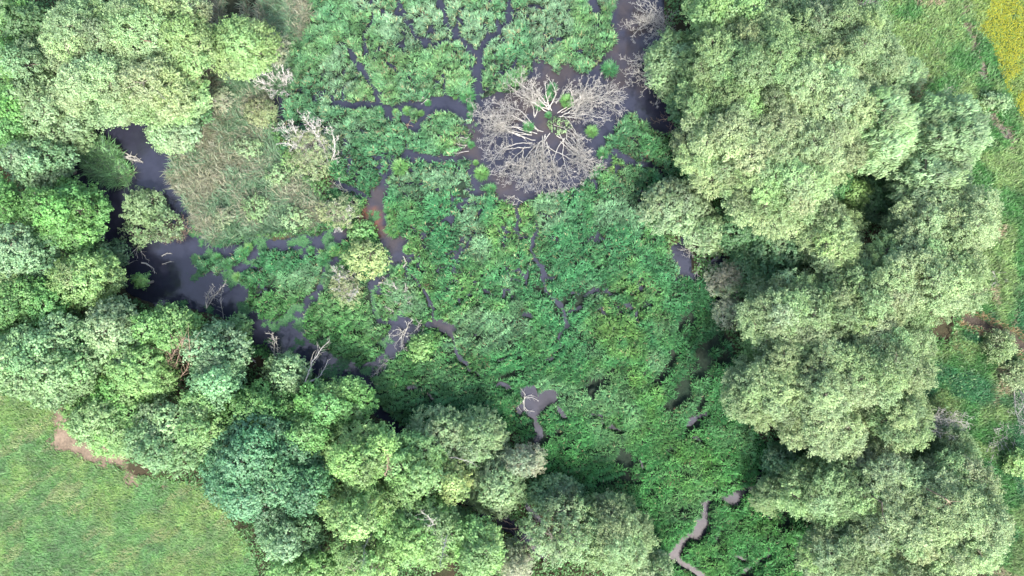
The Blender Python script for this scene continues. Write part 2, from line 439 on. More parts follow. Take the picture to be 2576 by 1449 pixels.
island(T(1, 0, [(2470, 1100), (2400, 1060), (2600, 1100)]))
water = water + (nzC.fbm(GX * 2.2, GY * 2.2, 2) - 0.5) * 0.16 - 0.01 + 0.03 * (GY > 6)

# ------------------------------------------------------------------ relief helpers
def worley(X, Y, c, seed):
    r = np.random.default_rng(seed); n = 128
    jx = r.random((n, n)); jy = r.random((n, n)); jv = r.random((n, n))
    xi = np.floor(X / c).astype(int); yi = np.floor(Y / c).astype(int)
    best = np.full(X.shape, 9.0); val = np.zeros(X.shape)
    for a in (-1, 0, 1):
        for b in (-1, 0, 1):
            ii = (xi + a) % n; jj = (yi + b) % n
            d = np.hypot((xi + a + 0.15 + 0.7 * jx[ii, jj]) * c - X, (yi + b + 0.15 + 0.7 * jy[ii, jj]) * c - Y)
            m = d < best
            best = np.where(m, d, best); val = np.where(m, jv[ii, jj], val)
    return best, val

def cracks(c, seed):
    r = np.random.default_rng(seed); n = 128; jx = r.random((n, n)); jy = r.random((n, n))
    X = GX + (nzA.fbm(GX * 0.9, GY * 0.9) - 0.5) * 2.2; Y = GY + (nzB.fbm(GX * 0.9, GY * 0.9) - 0.5) * 2.2
    xi = np.floor(X / c).astype(int); yi = np.floor(Y / c).astype(int)
    d1 = np.full(X.shape, 9.0); d2 = np.full(X.shape, 9.0)
    for a in (-1, 0, 1):
        for b in (-1, 0, 1):
            ii = (xi + a) % n; jj = (yi + b) % n
            d = np.hypot((xi + a + jx[ii, jj]) * c - X, (yi + b + jy[ii, jj]) * c - Y)
            d2 = np.minimum(d2, np.maximum(d1, d)); d1 = np.minimum(d1, d)
    return (d2 - d1) * 0.5

# ------------------------------------------------------------------ biomes
MARSH, REED, MEADOW, ROUGH, FLOWER, WOODS, MUD, TRACK = range(8)
bio = np.full(GX.shape, WOODS, np.int8)
def paint(pts, b):
    bio[sdf_poly(pts) > 0] = b
paint([(690, -60), (1560, -60), (1640, 330), (1745, 400), (1770, 480), (1640, 500), (1680, 640), (1760, 700), (1850, 900), (1860, 1040), (1935, 1130), (1930, 1230), (2020, 1300), (2060, 1520),
       (1690, 1520), (1640, 1320), (1560, 1250), (1440, 1270), (1360, 1220), (1350, 1120), (1250, 1060), (1080, 1060), (1010, 1080), (930, 990), (700, 930), (600, 850), (480, 690), (520, 600), (700, 600), (830, 560), (840, 440), (720, 380), (700, 250)], MARSH)
paint([(170, 330), (260, 330), (360, 470), (250, 480)], REED)
paint([(500, -60), (760, -60), (790, 40), (730, 130), (745, 200), (690, 250), (700, 380), (780, 460), (830, 520), (800, 570), (600, 600), (530, 610), (470, 520), (425, 430), (430, 380), (500, 370), (500, 230), (540, 160)], REED)
paint([(-250, 990), (150, 990), (150, 1040), (200, 1120), (330, 1190), (520, 1220), (600, 1320), (650, 1400), (670, 1600), (-250, 1600)], MEADOW)
paint([(2190, -80), (2800, -80), (2800, 1600), (2470, 1600), (2480, 1180), (2330, 1000), (2400, 800), (2480, 560), (2400, 460), (2300, 260), (2220, 220)], ROUGH)
paint([(2150, 160), (2330, 160), (2420, 300), (2300, 320), (2200, 260)], ROUGH)
paint([(2230, 930), (2360, 850), (2400, 1200), (2300, 1180)], ROUGH)
paint([(2420, -80), (2800, -80), (2800, 380), (2576, 330), (2530, 260), (2490, 150), (2440, 60)], FLOWER)
ck = 0.05 * nzC(GX, GY) - cracks(2.1, 77)
ckm = (bio == MARSH) & (GY > -4.0 + 2 * nzA(GX, GY)) & (nzD.fbm(GX * 0.45, GY * 0.45) + 0.12 * sstep(0, 9, GY) - 0.12 * sstep(2, -5, GY) > 0.54)
water = np.where(ckm, np.maximum(water, ck), water)
mudf = sdf_poly([(140, 1025), (200, 1025), (215, 1060), (240, 1090), (275, 1110), (320, 1130), (330, 1172), (290, 1174), (240, 1166), (190, 1146), (140, 1130), (130, 1110), (145, 1080)])
mudf = np.maximum(mudf, sdf_poly([(320, 1170), (345, 1185), (350, 1210), (330, 1220), (320, 1200)]))
mudf = np.maximum(mudf, sdf_line([(325, 1160), (352, 1212), (400, 1228), (440, 1222)], 30, 16) - 0.12)
mudf = mudf + (nzD.fbm(GX * 2.5, GY * 2.5) - 0.5) * 0.9
bio[mudf > 0] = MUD
trackf = sdf_line([(2405, -40), (2420, 60), (2455, 150), (2475, 270), (2500, 320), (2540, 370), (2600, 420)], 45, 75)
trackf2 = sdf_line(T(2, 1, [(2100, 950), (2200, 980), (2300, 1040), (2430, 1070), (2500, 1120), (2600, 1230), (2700, 1330)]), 60, 70)
trackf3 = sdf_line(T(2, 1, [(2440, 1060), (2470, 960), (2480, 870), (2450, 750), (2400, 660)]), 40, 20)
bio[(trackf > 0.0) & (nzD.fbm(GX * 1.2, GY * 1.2) > 0.42)] = TRACK
bio[(trackf2 > -0.1) | (trackf3 > 0.1)] = TRACK

wx2 = GX + (nzA(GX * 2.1, GY * 2.1) - 0.5) * 0.8; wy2 = GY + (nzB(GX * 2.1, GY * 2.1) - 0.5) * 0.8
F1, FV = worley(wx2, wy2, 1.0, 11)
rad = 0.36 + 0.38 * FV
dome = np.clip(1 - (F1 / rad) ** 2, 0, 1)
south = sstep(4.0, -3.0, GY + (nzC(GX * 0.15, GY * 0.15) - 0.5) * 5)
ang = np.radians(48 - 34 * sstep(0, -14, GY))
ru = GX * np.cos(ang) + GY * np.sin(ang); rv = -GX * np.sin(ang) + GY * np.cos(ang)
F2, FV2 = worley(ru * 0.62 + (nzA(GX * 1.6, GY * 1.6) - .5) * .7, rv * 1.15 + (nzB(GX * 1.6, GY * 1.6) - .5) * .7, 0.85, 12)
dome2 = np.clip(1 - (F2 / (0.40 + 0.16 * FV2)) ** 2, 0, 1)
rg = nzD.fbm(ru * 0.38, rv * 1.05, 2)
ridge = 1 - np.abs(rg * 2 - 1) * 2.4
ridge = np.clip(ridge, 0, 1)
hm = (1 - south) * (0.10 + 0.28 * dome + 0.30 * nzB.fbm(GX * 1.2 + 7, GY * 1.2)) + south * (0.06 + 0.42 * dome2 ** 0.7 + 0.24 * sstep(0.3, 0.62, rg))
base = np.where(bio == MARSH, hm, 0.16 + 0.16 * nzC.fbm(GX * 0.7, GY * 0.7))
base = np.where(bio == REED, 0.16 + 0.12 * nzC.fbm(GX, GY), base)
base = np.where(bio == WOODS, 0.2 + 0.3 * nzC.fbm(GX * 0.4, GY * 0.4), base)
base = np.where(bio >= MEADOW, np.where(bio == WOODS, base, 0.35 + 0.10 * nzC.fbm(GX * 1.1, GY * 1.1)), base)
bank = sstep(0.02, -0.34, water)
gz = -0.45 * sstep(0.0, 0.4, water) - 0.06 + bank * (base + 0.06)
gz = np.where(water > 0, np.minimum(gz, -0.03), gz)

def at(F, x, y):
    i = np.clip(((x + XN) / DX + 0.5).astype(int), 0, F.shape[0] - 1)
    j = np.clip(((y + YN) / DX + 0.5).astype(int), 0, F.shape[1] - 1)
    return F[i, j]

# ground colours (soil, thatch, mud)
gc = np.zeros(GX.shape + (3,))
thatch = nzA.fbm(GX * 1.3, GY * 1.3)[..., None]
gc[:] = pal(88, 74, 56)
mk = bio == MARSH
gc[mk] = (pal(50, 58, 48) * (1 - thatch) + pal(34, 60, 44) * thatch)[mk]
mk = bio == REED
gc[mk] = (pal(66, 70, 54) * (1 - thatch) + pal(52, 64, 48) * thatch)[mk]
mk = bio == MEADOW
gc[mk] = (pal(92, 138, 74) * (1 - thatch) + pal(76, 124, 68) * thatch)[mk]
mk = (bio == ROUGH) | (bio == FLOWER)
gc[mk] = (pal(120, 140, 96) * (1 - thatch) + pal(78, 122, 74) * thatch)[mk]
mk = bio == MUD
gc[mk] = (pal(166, 148, 128) * (1 - thatch) + pal(138, 122, 100) * thatch * 0.5)[mk]
mk = bio == TRACK
gc[mk] = (pal(134, 126, 122) * (1 - thatch) + pal(118, 112, 92) * thatch)[mk]
gc[(trackf2 > -0.1)] = pal(84, 76, 66)
mk = bio == WOODS
gc[mk] = (pal(86, 70, 56) * (1 - thatch) + pal(62, 72, 46) * thatch)[mk]
wm = sstep(-0.05, 0.1, water)[..., None]
gc = gc * (1 - wm) + pal(70, 58, 48) * wm

# the ground: one sheet, dense in the middle and stretched to the horizon
ox = np.array([-900, -400, -180, -90, -60]); oy = np.array([-900, -400, -150, -70, -40])
fx = np.concatenate([ox, gx, -ox[::-1]]); fy = np.concatenate([oy, gy, -oy[::-1]])
zz = np.pad(gz, 5, mode='edge'); cc = np.pad(gc, ((5, 5), (5, 5), (0, 0)), mode='edge')
outer = np.ones(zz.shape, bool); outer[5:-5, 5:-5] = False
zz[outer] = np.maximum(zz[outer], 0.2)
cc[outer] = pal(92, 132, 76)
FX, FY = np.meshgrid(fx, fy, indexing='ij')
nx, ny = FX.shape
idx = np.arange(nx * ny).reshape(nx, ny)
q = np.stack([idx[:-1, :-1], idx[1:, :-1], idx[1:, 1:], idx[:-1, 1:]], -1).reshape(-1)
gme = mesh_from('ground', np.stack([FX, FY, zz], -1).reshape(-1, 3), q, np.full((nx - 1) * (ny - 1), 4), cc.reshape(-1, 3), ground_mat(), True)
tag(link('ground', gme), kind='structure')

# the water: one flat sheet, coloured by silt and iron stains
wgx = np.arange(-XN, XN + .01, 0.25); wgy = np.arange(-YN, YN + .01, 0.25)
AX, AY = np.meshgrid(wgx, wgy, indexing='ij')
WB = lin((50, 52, 66))
wc = np.tile(WB * 0.55, AX.shape + (1,))
def stain(u, v, r, c, k=1.0):
    global wc
    p = M(u, v); d = np.hypot(AX - p[0], AY - p[1]) / (r * SU)
    f = (np.clip(1.3 - d - (nzC.fbm(AX * 1.5, AY * 1.5) - 0.5) * 1.6, 0, 1) * k)[..., None]
    wc = wc * (1 - f) + np.array(c) * f
BR = lin((70, 62, 58)) * 0.55
for u, v, r in [(1370, 290), (1330, 260), (1400, 300), (1180, 360), (1160, 390), (1600, 60), (1570, 110), (1560, 170), (1320, 175), (1000, 600), (980, 640), (1280, 480)] and \
        [(1370, 270, 70), (1300, 260, 50), (1400, 330, 50), (1180, 365, 50), (1600, 40, 60), (1590, 120, 50), (1560, 180, 50), (1400, 180, 60), (995, 600, 40), (1260, 480, 50), (960, 500, 40), (880, 590, 40), (1110, 830, 30)]:
    stain(u, v, r, BR, 0.8)
for u_, v_, r_ in [(1380, 1010, 45), (1350, 1060, 25), (1860, 1230, 40), (1790, 1270, 30), (1770, 1320, 40), (1740, 1350, 30), (1700, 1390, 40), (1760, 1440, 30)]:
    stain(u_, v_, r_, lin((84, 80, 92)) * 0.22, 0.9)
stain(925, 545, 24, lin((132, 88, 58)) * 0.5, 1.0)
stain(948, 552, 22, lin((130, 88, 62)) * 0.5, 0.9)
stain(950, 580, 20, lin((105, 76, 58)) * 0.5, 0.8)
stain(1730, 300, 40, lin((60, 40, 30)) * 0.5, 0.8)
idx = np.arange(AX.size).reshape(AX.shape)
q = np.stack([idx[:-1, :-1], idx[1:, :-1], idx[1:, 1:], idx[:-1, 1:]], -1).reshape(-1)
wme = mesh_from('water', np.stack([AX, AY, AX * 0], -1).reshape(-1, 3), q, np.full(len(q) // 4, 4), wc.reshape(-1, 3), water_mat())
tag(link('water', wme), kind='structure')

# ------------------------------------------------------------------ ground cover
def scatter(n, rng, x0=-43.5, x1=43.5, y0=-25, y1=25):
    return rng.uniform(x0, x1, n), rng.uniform(y0, y1, n)

def jitter(col, rng, k):
    return np.clip(col * (1 + (rng.random((len(col), 1)) - 0.5) * 2 * k) * (1 + (rng.random((len(col), 3)) - 0.5) * 0.12), 0.002, 1)

def mixc(a, b, t):
    return a * (1 - t[:, None]) + b * t[:, None]

gxx, gyy = np.gradient(np.where(bio == MARSH, hm, 0.3), DX)
rng = np.random.default_rng(5)
x, y = scatter(1900000, rng)
b_ = at(bio, x, y); w_ = at(water, x, y); h_ = at(hm, x, y)
keep = (b_ == MARSH) & (w_ < -0.05 - 0.05 * rng.random(len(x))) & (h_ > 0.15 + 0.27 * rng.random(len(x)) ** 1.2)
keep &= nzB.fbm(x * 0.8 + 9, y * 0.8) > 0.20
x, y = x[keep][:260000], y[keep][:260000]
n = len(x)
g = np.stack([-at(gxx, x, y), -at(gyy, x, y)], 1)
comb = 2 * math.pi * nzC.fbm(x * 0.25, y * 0.25)
d = g * 1.5 + rng.normal(0, 0.55, (n, 2)) + 0.25 * np.stack([np.cos(comb), np.sin(comb)], 1)
d = norm(d)
z = at(gz, x, y)
t1 = sstep(0.38, 0.62, nzA.fbm(x * 0.22, y * 0.22))
t2 = sstep(0.5, 0.7, nzB.fbm(x * 0.35 + 40, y * 0.35))
t3 = nzD(x * 1.4, y * 1.4)
south_ = sstep(2, -16, y); north_ = sstep(6, 14, y)
c = mixc(np.tile(pal(84, 168, 108), (n, 1)), pal(134, 190, 96), t1 * 0.8 * t3 * 1.2)
c = mixc(c, pal(140, 190, 146), np.clip(t2 * 0.7 + north_ * 0.35, 0, 1))
c = mixc(c, pal(92, 176, 74), south_ * 0.55)
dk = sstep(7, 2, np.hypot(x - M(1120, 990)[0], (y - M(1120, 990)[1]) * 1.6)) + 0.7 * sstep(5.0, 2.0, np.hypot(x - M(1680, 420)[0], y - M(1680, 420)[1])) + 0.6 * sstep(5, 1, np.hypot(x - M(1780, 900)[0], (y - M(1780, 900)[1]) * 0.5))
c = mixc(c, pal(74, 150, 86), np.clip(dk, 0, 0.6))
wst = sstep(-8, -14, x) * sstep(2, -3, y)
c = mixc(c, pal(104, 174, 84), np.clip(wst, 0, .6))
st = rng.random(n) < 0.015 + 0.09 * sstep(-0.5, -0.1, at(water, x, y)) * sstep(-6, 6, y)
c[st] = pal(176, 176, 130)
rust = np.zeros(n)
for (c_, r_, px, py, rr) in [(1, 1, 880, 60, 45), (1, 1, 1000, 310, 40), (1, 1, 1440, 530, 45), (1, 1, 1620, 860, 40), (1, 1, 1780, 880, 35), (1, 1, 2130, 870, 45), (1, 1, 2340, 700, 50), (1, 1, 950, 1170, 50), (1, 1, 1080, 1260, 60),
                             (1, 1, 1540, 1240, 45), (1, 1, 2330, 1240, 50), (1, 1, 2110, 1310, 50), (1, 1, 1820, 680, 40), (1, 1, 1390, 930, 60), (1, 1, 640, 730, 45), (1, 1, 580, 640, 40), (1, 1, 1760, 510, 50), (1, 1, 2090, 450, 60),
                             (1, 2, 2430, 260, 50), (1, 2, 2520, 180, 45), (1, 2, 2110, 800, 60), (1, 2, 1640, 690, 60), (1, 2, 1700, 680, 50), (1, 2, 1300, 160, 40), (1, 2, 2490, 700, 45), (1, 2, 1380, 290, 40), (2, 2, 80, 260, 40), (2, 2, 30, 560, 40),
                             (1, 0, 510, 930, 70), (1, 0, 1210, 570, 60), (1, 0, 370, 500, 80), (1, 0, 1310, 260, 60), (1, 0, 2300, 1200, 50), (1, 0, 720, 300, 60), (1, 0, 600, 120, 50)]:
    p = G(T(c_, r_, [(px, py)]))[0]
    rust = np.maximum(rust, np.clip(1.4 - np.hypot(x - p[0], y - p[1]) / (rr * SU / 3), 0, 1))
rm = rng.random(n) < rust * 0.12
c[rm] = pal(150, 126, 98)
c = c * 0.88 + 0.12 * c.mean(1, keepdims=True); c = c * np.array([1.10, 1.10, 1.02])
L = 0.26 + 0.24 * rng.random(n) + 0.1 * north_
me = blades('sedge_bed', np.stack([x, y, z - 0.02], 1), d, L, 0.032 + 0.034 * rng.random(n), 0.55 + 0.65 * rng.random(n), 0.30 + 0.5 * rng.random(n), jitter(c * ((0.70 + 0.60 * at(FV, x, y)) * 0.96)[:, None], rng, 0.42), rng=rng)
tag(link('sedge_bed', me), 'dense green sedge tufts covering the marsh between the narrow water channels', 'sedge', kind='stuff')

# broken sprigs floating in the western pond shallows
x, y = scatter(300000, rng, -26, -9, -10, 6)
f = nzB.fbm(x * 1.4, y * 1.4)
keep = (at(water, x, y) > 0.0) & (at(water, x, y) < 0.7) & (f > 0.60)
keep |= (at(water, x, y) > 0.0) & (f > 0.56) & (np.hypot(x - M(800, 640)[0], (y - M(800, 640)[1]) * 1.5) < 2.6)
keep |= (at(water, x, y) > 0.0) & (f > 0.56) & (np.hypot(x - M(880, 900)[0], (y - M(880, 900)[1])) < 3.0)
x, y = x[keep][:9000], y[keep][:9000]; n = len(x)
a = rng.uniform(0, 2 * math.pi, n)
me = blades('floating_sprigs', np.stack([x, y, np.full(n, 0.0)], 1), np.stack([np.cos(a), np.sin(a)], 1), 0.18 + 0.14 * rng.random(n), np.full(n, 0.035), np.full(n, 0.25), np.full(n, 0.8), jitter(np.tile(pal(88, 150, 92), (n, 1)), rng, .25), rng=rng)
tag(link('floating_sprigs', me), 'loose green sedge sprigs thinning out into the western pond shallows', 'sprigs', kind='stuff')

# reed bed
rng = np.random.default_rng(6)
x, y = scatter(900000, rng, -37, -9, -3, 25)
keep = (at(bio, x, y) == REED) & (at(water, x, y) < -0.05) & (nzC.fbm(x * 1.1, y * 1.1) > 0.30)
keep &= (at(dome, x * 1.6, y * 1.6) > 0.5 * rng.random(len(x)) ** 2) | (x < M(370, 0)[0])
x, y = x[keep][:62000], y[keep][:62000]; n = len(x)
isl = (x < M(370, 0)[0])
comb = math.radians(150) + 2.4 * (nzA.fbm(x * 0.22, y * 0.22) - 0.5) * 2 + rng.normal(0, 0.8, n)
cv = at(FV, x * 1.6, y * 1.6)
comb = comb + (cv - 0.5) * 3.2
flip = rng.random(n) < 0.3
comb[flip] += math.pi
t = 0.70 * sstep(0.50, 0.72, nzD.fbm(x * 0.5 + 3, y * 0.5) + 0.16 * sstep(15, 21, y) + 0.06 * sstep(-22, -26, x) + 0.30 * (rng.random(n) - 0.5) + 0.22 * (cv - 0.5))
c = mixc(np.tile(pal(116, 156, 116), (n, 1)), pal(186, 180, 154), t)
isl = (x < M(370, 0)[0])
c[isl & (rng.random(n) < 0.55)] = pal(150, 210, 138)
comb[isl] += rng.normal(0, 1.2, int(isl.sum()))
me = blades('reed_bed', np.stack([x, y, at(gz, x, y)], 1), np.stack([np.cos(comb), np.sin(comb)], 1), 0.45 + 0.6 * rng.random(n), 0.034 + 0.034 * rng.random(n), 0.3 + 0.9 * rng.random(n), 0.5 + 0.5 * rng.random(n), jitter(c, rng, 0.38), rng=rng)
tag(link('reed_bed', me), 'straw and grey green reeds leaning across the western bank between pond and sedge', 'reeds', kind='stuff')

# meadow grass south-west
rng = np.random.default_rng(7)
x, y = scatter(400000, rng, -44, -18, -25, -6)
keep = (at(bio, x, y) == MEADOW) | ((at(mudf, x, y) > 0) & (at(mudf, x, y) < 0.25) & (rng.random(len(x)) < 0.35))
straw = nzC.fbm((x * 0.8 + y * 0.6) * 0.35, (-x * 0.6 + y * 0.8) * 1.2)
stk = np.maximum(0, sstep(0.60, 0.72, straw))
keep &= (rng.random(len(x)) > stk * 0.35)
x, y, stk = x[keep][:75000], y[keep][:75000], stk[keep][:75000]; n = len(x)
comb = math.radians(155) + rng.normal(0, 0.7, n)
t = nzA.fbm(x * 0.5, y * 0.5); t = sstep(0.35, 0.65, t + 0.2 * (rng.random(n) - 0.5))
c = mixc(np.tile(pal(98, 160, 78), (n, 1)), pal(134, 180, 88), t)
c = mixc(c, pal(96, 158, 90), sstep(0.5, 0.7, nzB.fbm(x * 0.7, y * 0.7)) * 0.5)
c = mixc(c, pal(170, 176, 120), np.clip(stk * 0.5, 0, 1))
me = blades('meadow_grass', np.stack([x, y, at(gz, x, y)], 1), np.stack([np.cos(comb), np.sin(comb)], 1), 0.18 + 0.18 * rng.random(n), 0.034 + 0.03 * rng.random(n), 0.3 + 0.4 * rng.random(n), 0.5 + 0.4 * rng.random(n), jitter(c * (0.80 * (0.72 + 0.6 * nzD(x * 3.1, y * 3.1)) * (0.8 + 0.4 * nzB(x * 1.1, y * 1.1)))[:, None], rng, 0.34), rng=rng)
tag(link('meadow_grass', me), 'short combed green meadow grass filling the lower left corner', 'grass', kind='stuff')

# rough grassland east
rng = np.random.default_rng(8)
x, y = scatter(900000, rng, 27, 44.5, -25, 25)
b_ = at(bio, x, y)
keep = ((b_ == ROUGH) | ((b_ == TRACK) & (rng.random(len(x)) < 0.22)) | (b_ == FLOWER)) & (at(water, x, y) < 0)
bare = nzD.fbm(x * 0.45 + 3, y * 0.45)
keep &= rng.random(len(x)) > sstep(0.55, 0.7, bare) * 0.4
keep &= at(trackf2, x, y) < -0.02
x, y, bare = x[keep][:120000], y[keep][:120000], bare[keep][:120000]; n = len(x)
comb = np.arctan2(y, x) + rng.normal(0, 0.8, n)
t = sstep(0.40, 0.60, nzA.fbm(x * 0.45, y * 0.45))
c = mixc(np.tile(pal(88, 154, 78), (n, 1)), pal(148, 186, 110), t)
c = mixc(c, pal(74, 144, 92), sstep(0.45, 0.62, nzB.fbm(x * 0.4 + 5, y * 0.4)) * sstep(4, -4, y) * 0.9)
sp = sstep(0.63, 0.72, bare) * (rng.random(n) < 0.7)
c = mixc(c, pal(196, 182, 146), sp)
fr = (at(trackf2, x, y) > -0.45) & (rng.random(n) < 0.7); c[fr] = pal(186, 164, 120)
tr = at(bio, x, y) == TRACK
c[tr & (rng.random(n) < 0.6)] = pal(150, 146, 116)
fl = (at(bio, x, y) == FLOWER)
c[fl] = mixc(c[fl], pal(150, 182, 84), np.full(fl.sum(), 0.7))
me = blades('rough_grass', np.stack([x, y, at(gz, x, y)], 1), np.stack([np.cos(comb), np.sin(comb)], 1), 0.24 + 0.34 * rng.random(n) - 0.14 * fl, 0.036 + 0.034 * rng.random(n), 0.4 + 0.7 * rng.random(n), 0.4 + 0.5 * rng.random(n), jitter(c * (0.92 * (0.62 + 0.7 * nzD(x * 2.3, y * 2.3)))[:, None], rng, 0.36), rng=rng)
tag(link('rough_grass', me), 'tall rough green grass with straw patches along the right edge', 'grass', kind='stuff')

x, y = scatter(90000, rng, 34, 44.5, 8, 25)
fd = nzB.fbm(x * 0.5, y * 0.5)
keep = (at(bio, x, y) == FLOWER) & (rng.random(len(x)) < 0.75 * sstep(0.42, 0.66, fd + 0.12 * sstep(38, 41, x)))
x, y = x[keep][:22000], y[keep][:22000]; n = len(x)
a = rng.uniform(0, 2 * math.pi, n)
ax = norm(np.stack([np.cos(a), np.sin(a), rng.normal(0, .2, n)], 1)); nr = norm(np.stack([rng.normal(0, .3, n), rng.normal(0, .3, n), np.ones(n)], 1))
V, C = leaves(np.stack([x, y, at(gz, x, y) + 0.22 + 0.1 * rng.random(n)], 1), ax, nr, np.full(n, 0.075), np.full(n, 0.07), jitter(np.tile(lin((202, 208, 56)) * 0.46, (n, 1)), rng, 0.2), rng)
tag(link('yellow_flowers', quads('yellow_flowers', V, C, MAT_LEAF)), 'yellow blossom carpeting the meadow in the top right corner', 'flowers', kind='stuff')

# undergrowth below the trees
rng = np.random.default_rng(9)
x, y = scatter(480000, rng, -46.5, 46.5, -28.5, 28.5)
keep = ((at(bio, x, y) == WOODS) | ((at(bio, x, y) == ROUGH) & (x < 36) & (rng.random(len(x)) < 0.1))) & (at(water, x, y) < -0.05) & (nzC.fbm(x * 0.6, y * 0.6) > 0.36)
x, y = x[keep][:180000], y[keep][:180000]; n = len(x)
hu = 0.15 + 1.8 * nzD.fbm(x * 0.5, y * 0.5) * rng.random(n)
ax = norm(rng.normal(0, 1, (n, 3)) * [1, 1, .4]); nr = norm(rng.normal(0, .5, (n, 3)) + [0, 0, 1])
c = mixc(np.tile(pal(84, 140, 78) * 1.3, (n, 1)), pal(118, 160, 96) * 1.3, nzA.fbm(x * 0.6, y * 0.6))
V, C = leaves(np.stack([x, y, at(gz, x, y) + hu], 1), ax, nr, 0.16 + 0.1 * rng.random(n), 0.09 + 0.05 * rng.random(n), jitter(c, rng, 0.25), rng)
tag(link('undergrowth', quads('undergrowth', V, C, MAT_LEAF)), 'low leafy undergrowth on the ground beneath the trees', 'undergrowth', kind='stuff')

# ------------------------------------------------------------------ trees and shrubs
SP = {  # leaf colour, leaf length, leaf width, lobe radius, puff radius, bark, lobe colour spread
    'pale_willow':  (pal(180, 208, 142), 0.145, 0.062, 0.85, 0.30, MAT_BARK, .16),
    'grey_willow':  (pal(158, 192, 124), 0.145, 0.062, 0.80, 0.30, MAT_BARK, .16),
    'feather':      (pal(158, 200, 134), 0.26, 0.060, 0.75, 0.34, MAT_BARK, .15),
    'west_willow':  (pal(176, 210, 146), 0.16, 0.075, 0.90, 0.34, MAT_PALEBARK, .16),
    'west_yellow':  (pal(168, 206, 122), 0.17, 0.090, 1.00, 0.36, MAT_PALEBARK, .14),
    'olive':        (pal(174, 200, 136), 0.17, 0.075, 1.00, 0.36, MAT_PALEBARK, .12),
    'teal':         (pal(132, 188, 128), 0.17, 0.130, 0.95, 0.30, MAT_BARK, .14),
    'pale_teal':    (pal(158, 204, 136), 0.18, 0.140, 1.00, 0.32, MAT_BARK, .15),
    'dark_teal':    (pal(100, 166, 112), 0.17, 0.130, 1.00, 0.28, MAT_BARK, .12),
    'bright':       (pal(122, 188, 92), 0.16, 0.115, 0.95, 0.32, MAT_BARK, .16),
    'yellowgreen':  (pal(156, 204, 112), 0.16, 0.110, 0.90, 0.32, MAT_BARK, .15),
    'lime':         (pal(146, 204, 106), 0.20, 0.100, 0.90, 0.34, MAT_BARK, .12),
    'yellow':       (pal(186, 210, 122), 0.16, 0.110, 0.80, 0.30, MAT_BARK, .10),
    'greygreen':    (pal(154, 190, 130), 0.16, 0.100, 0.85, 0.30, MAT_BARK, .14),
    'dkgreen':      (pal(98, 154, 96), 0.17, 0.120, 0.85, 0.30, MAT_BARK, .14),
    'dusty':        (pal(176, 184, 150), 0.15, 0.080, 0.70, 0.26, MAT_PALEBARK, .12),
    'pale_yellow':  (pal(168, 184, 128), 0.15, 0.070, 0.60, 0.24, MAT_PALEBARK, .10),
    'round':        (pal(168, 208, 148), 0.15, 0.120, 0.75, 0.28, MAT_BARK, .10),
}
tree_i = [0]
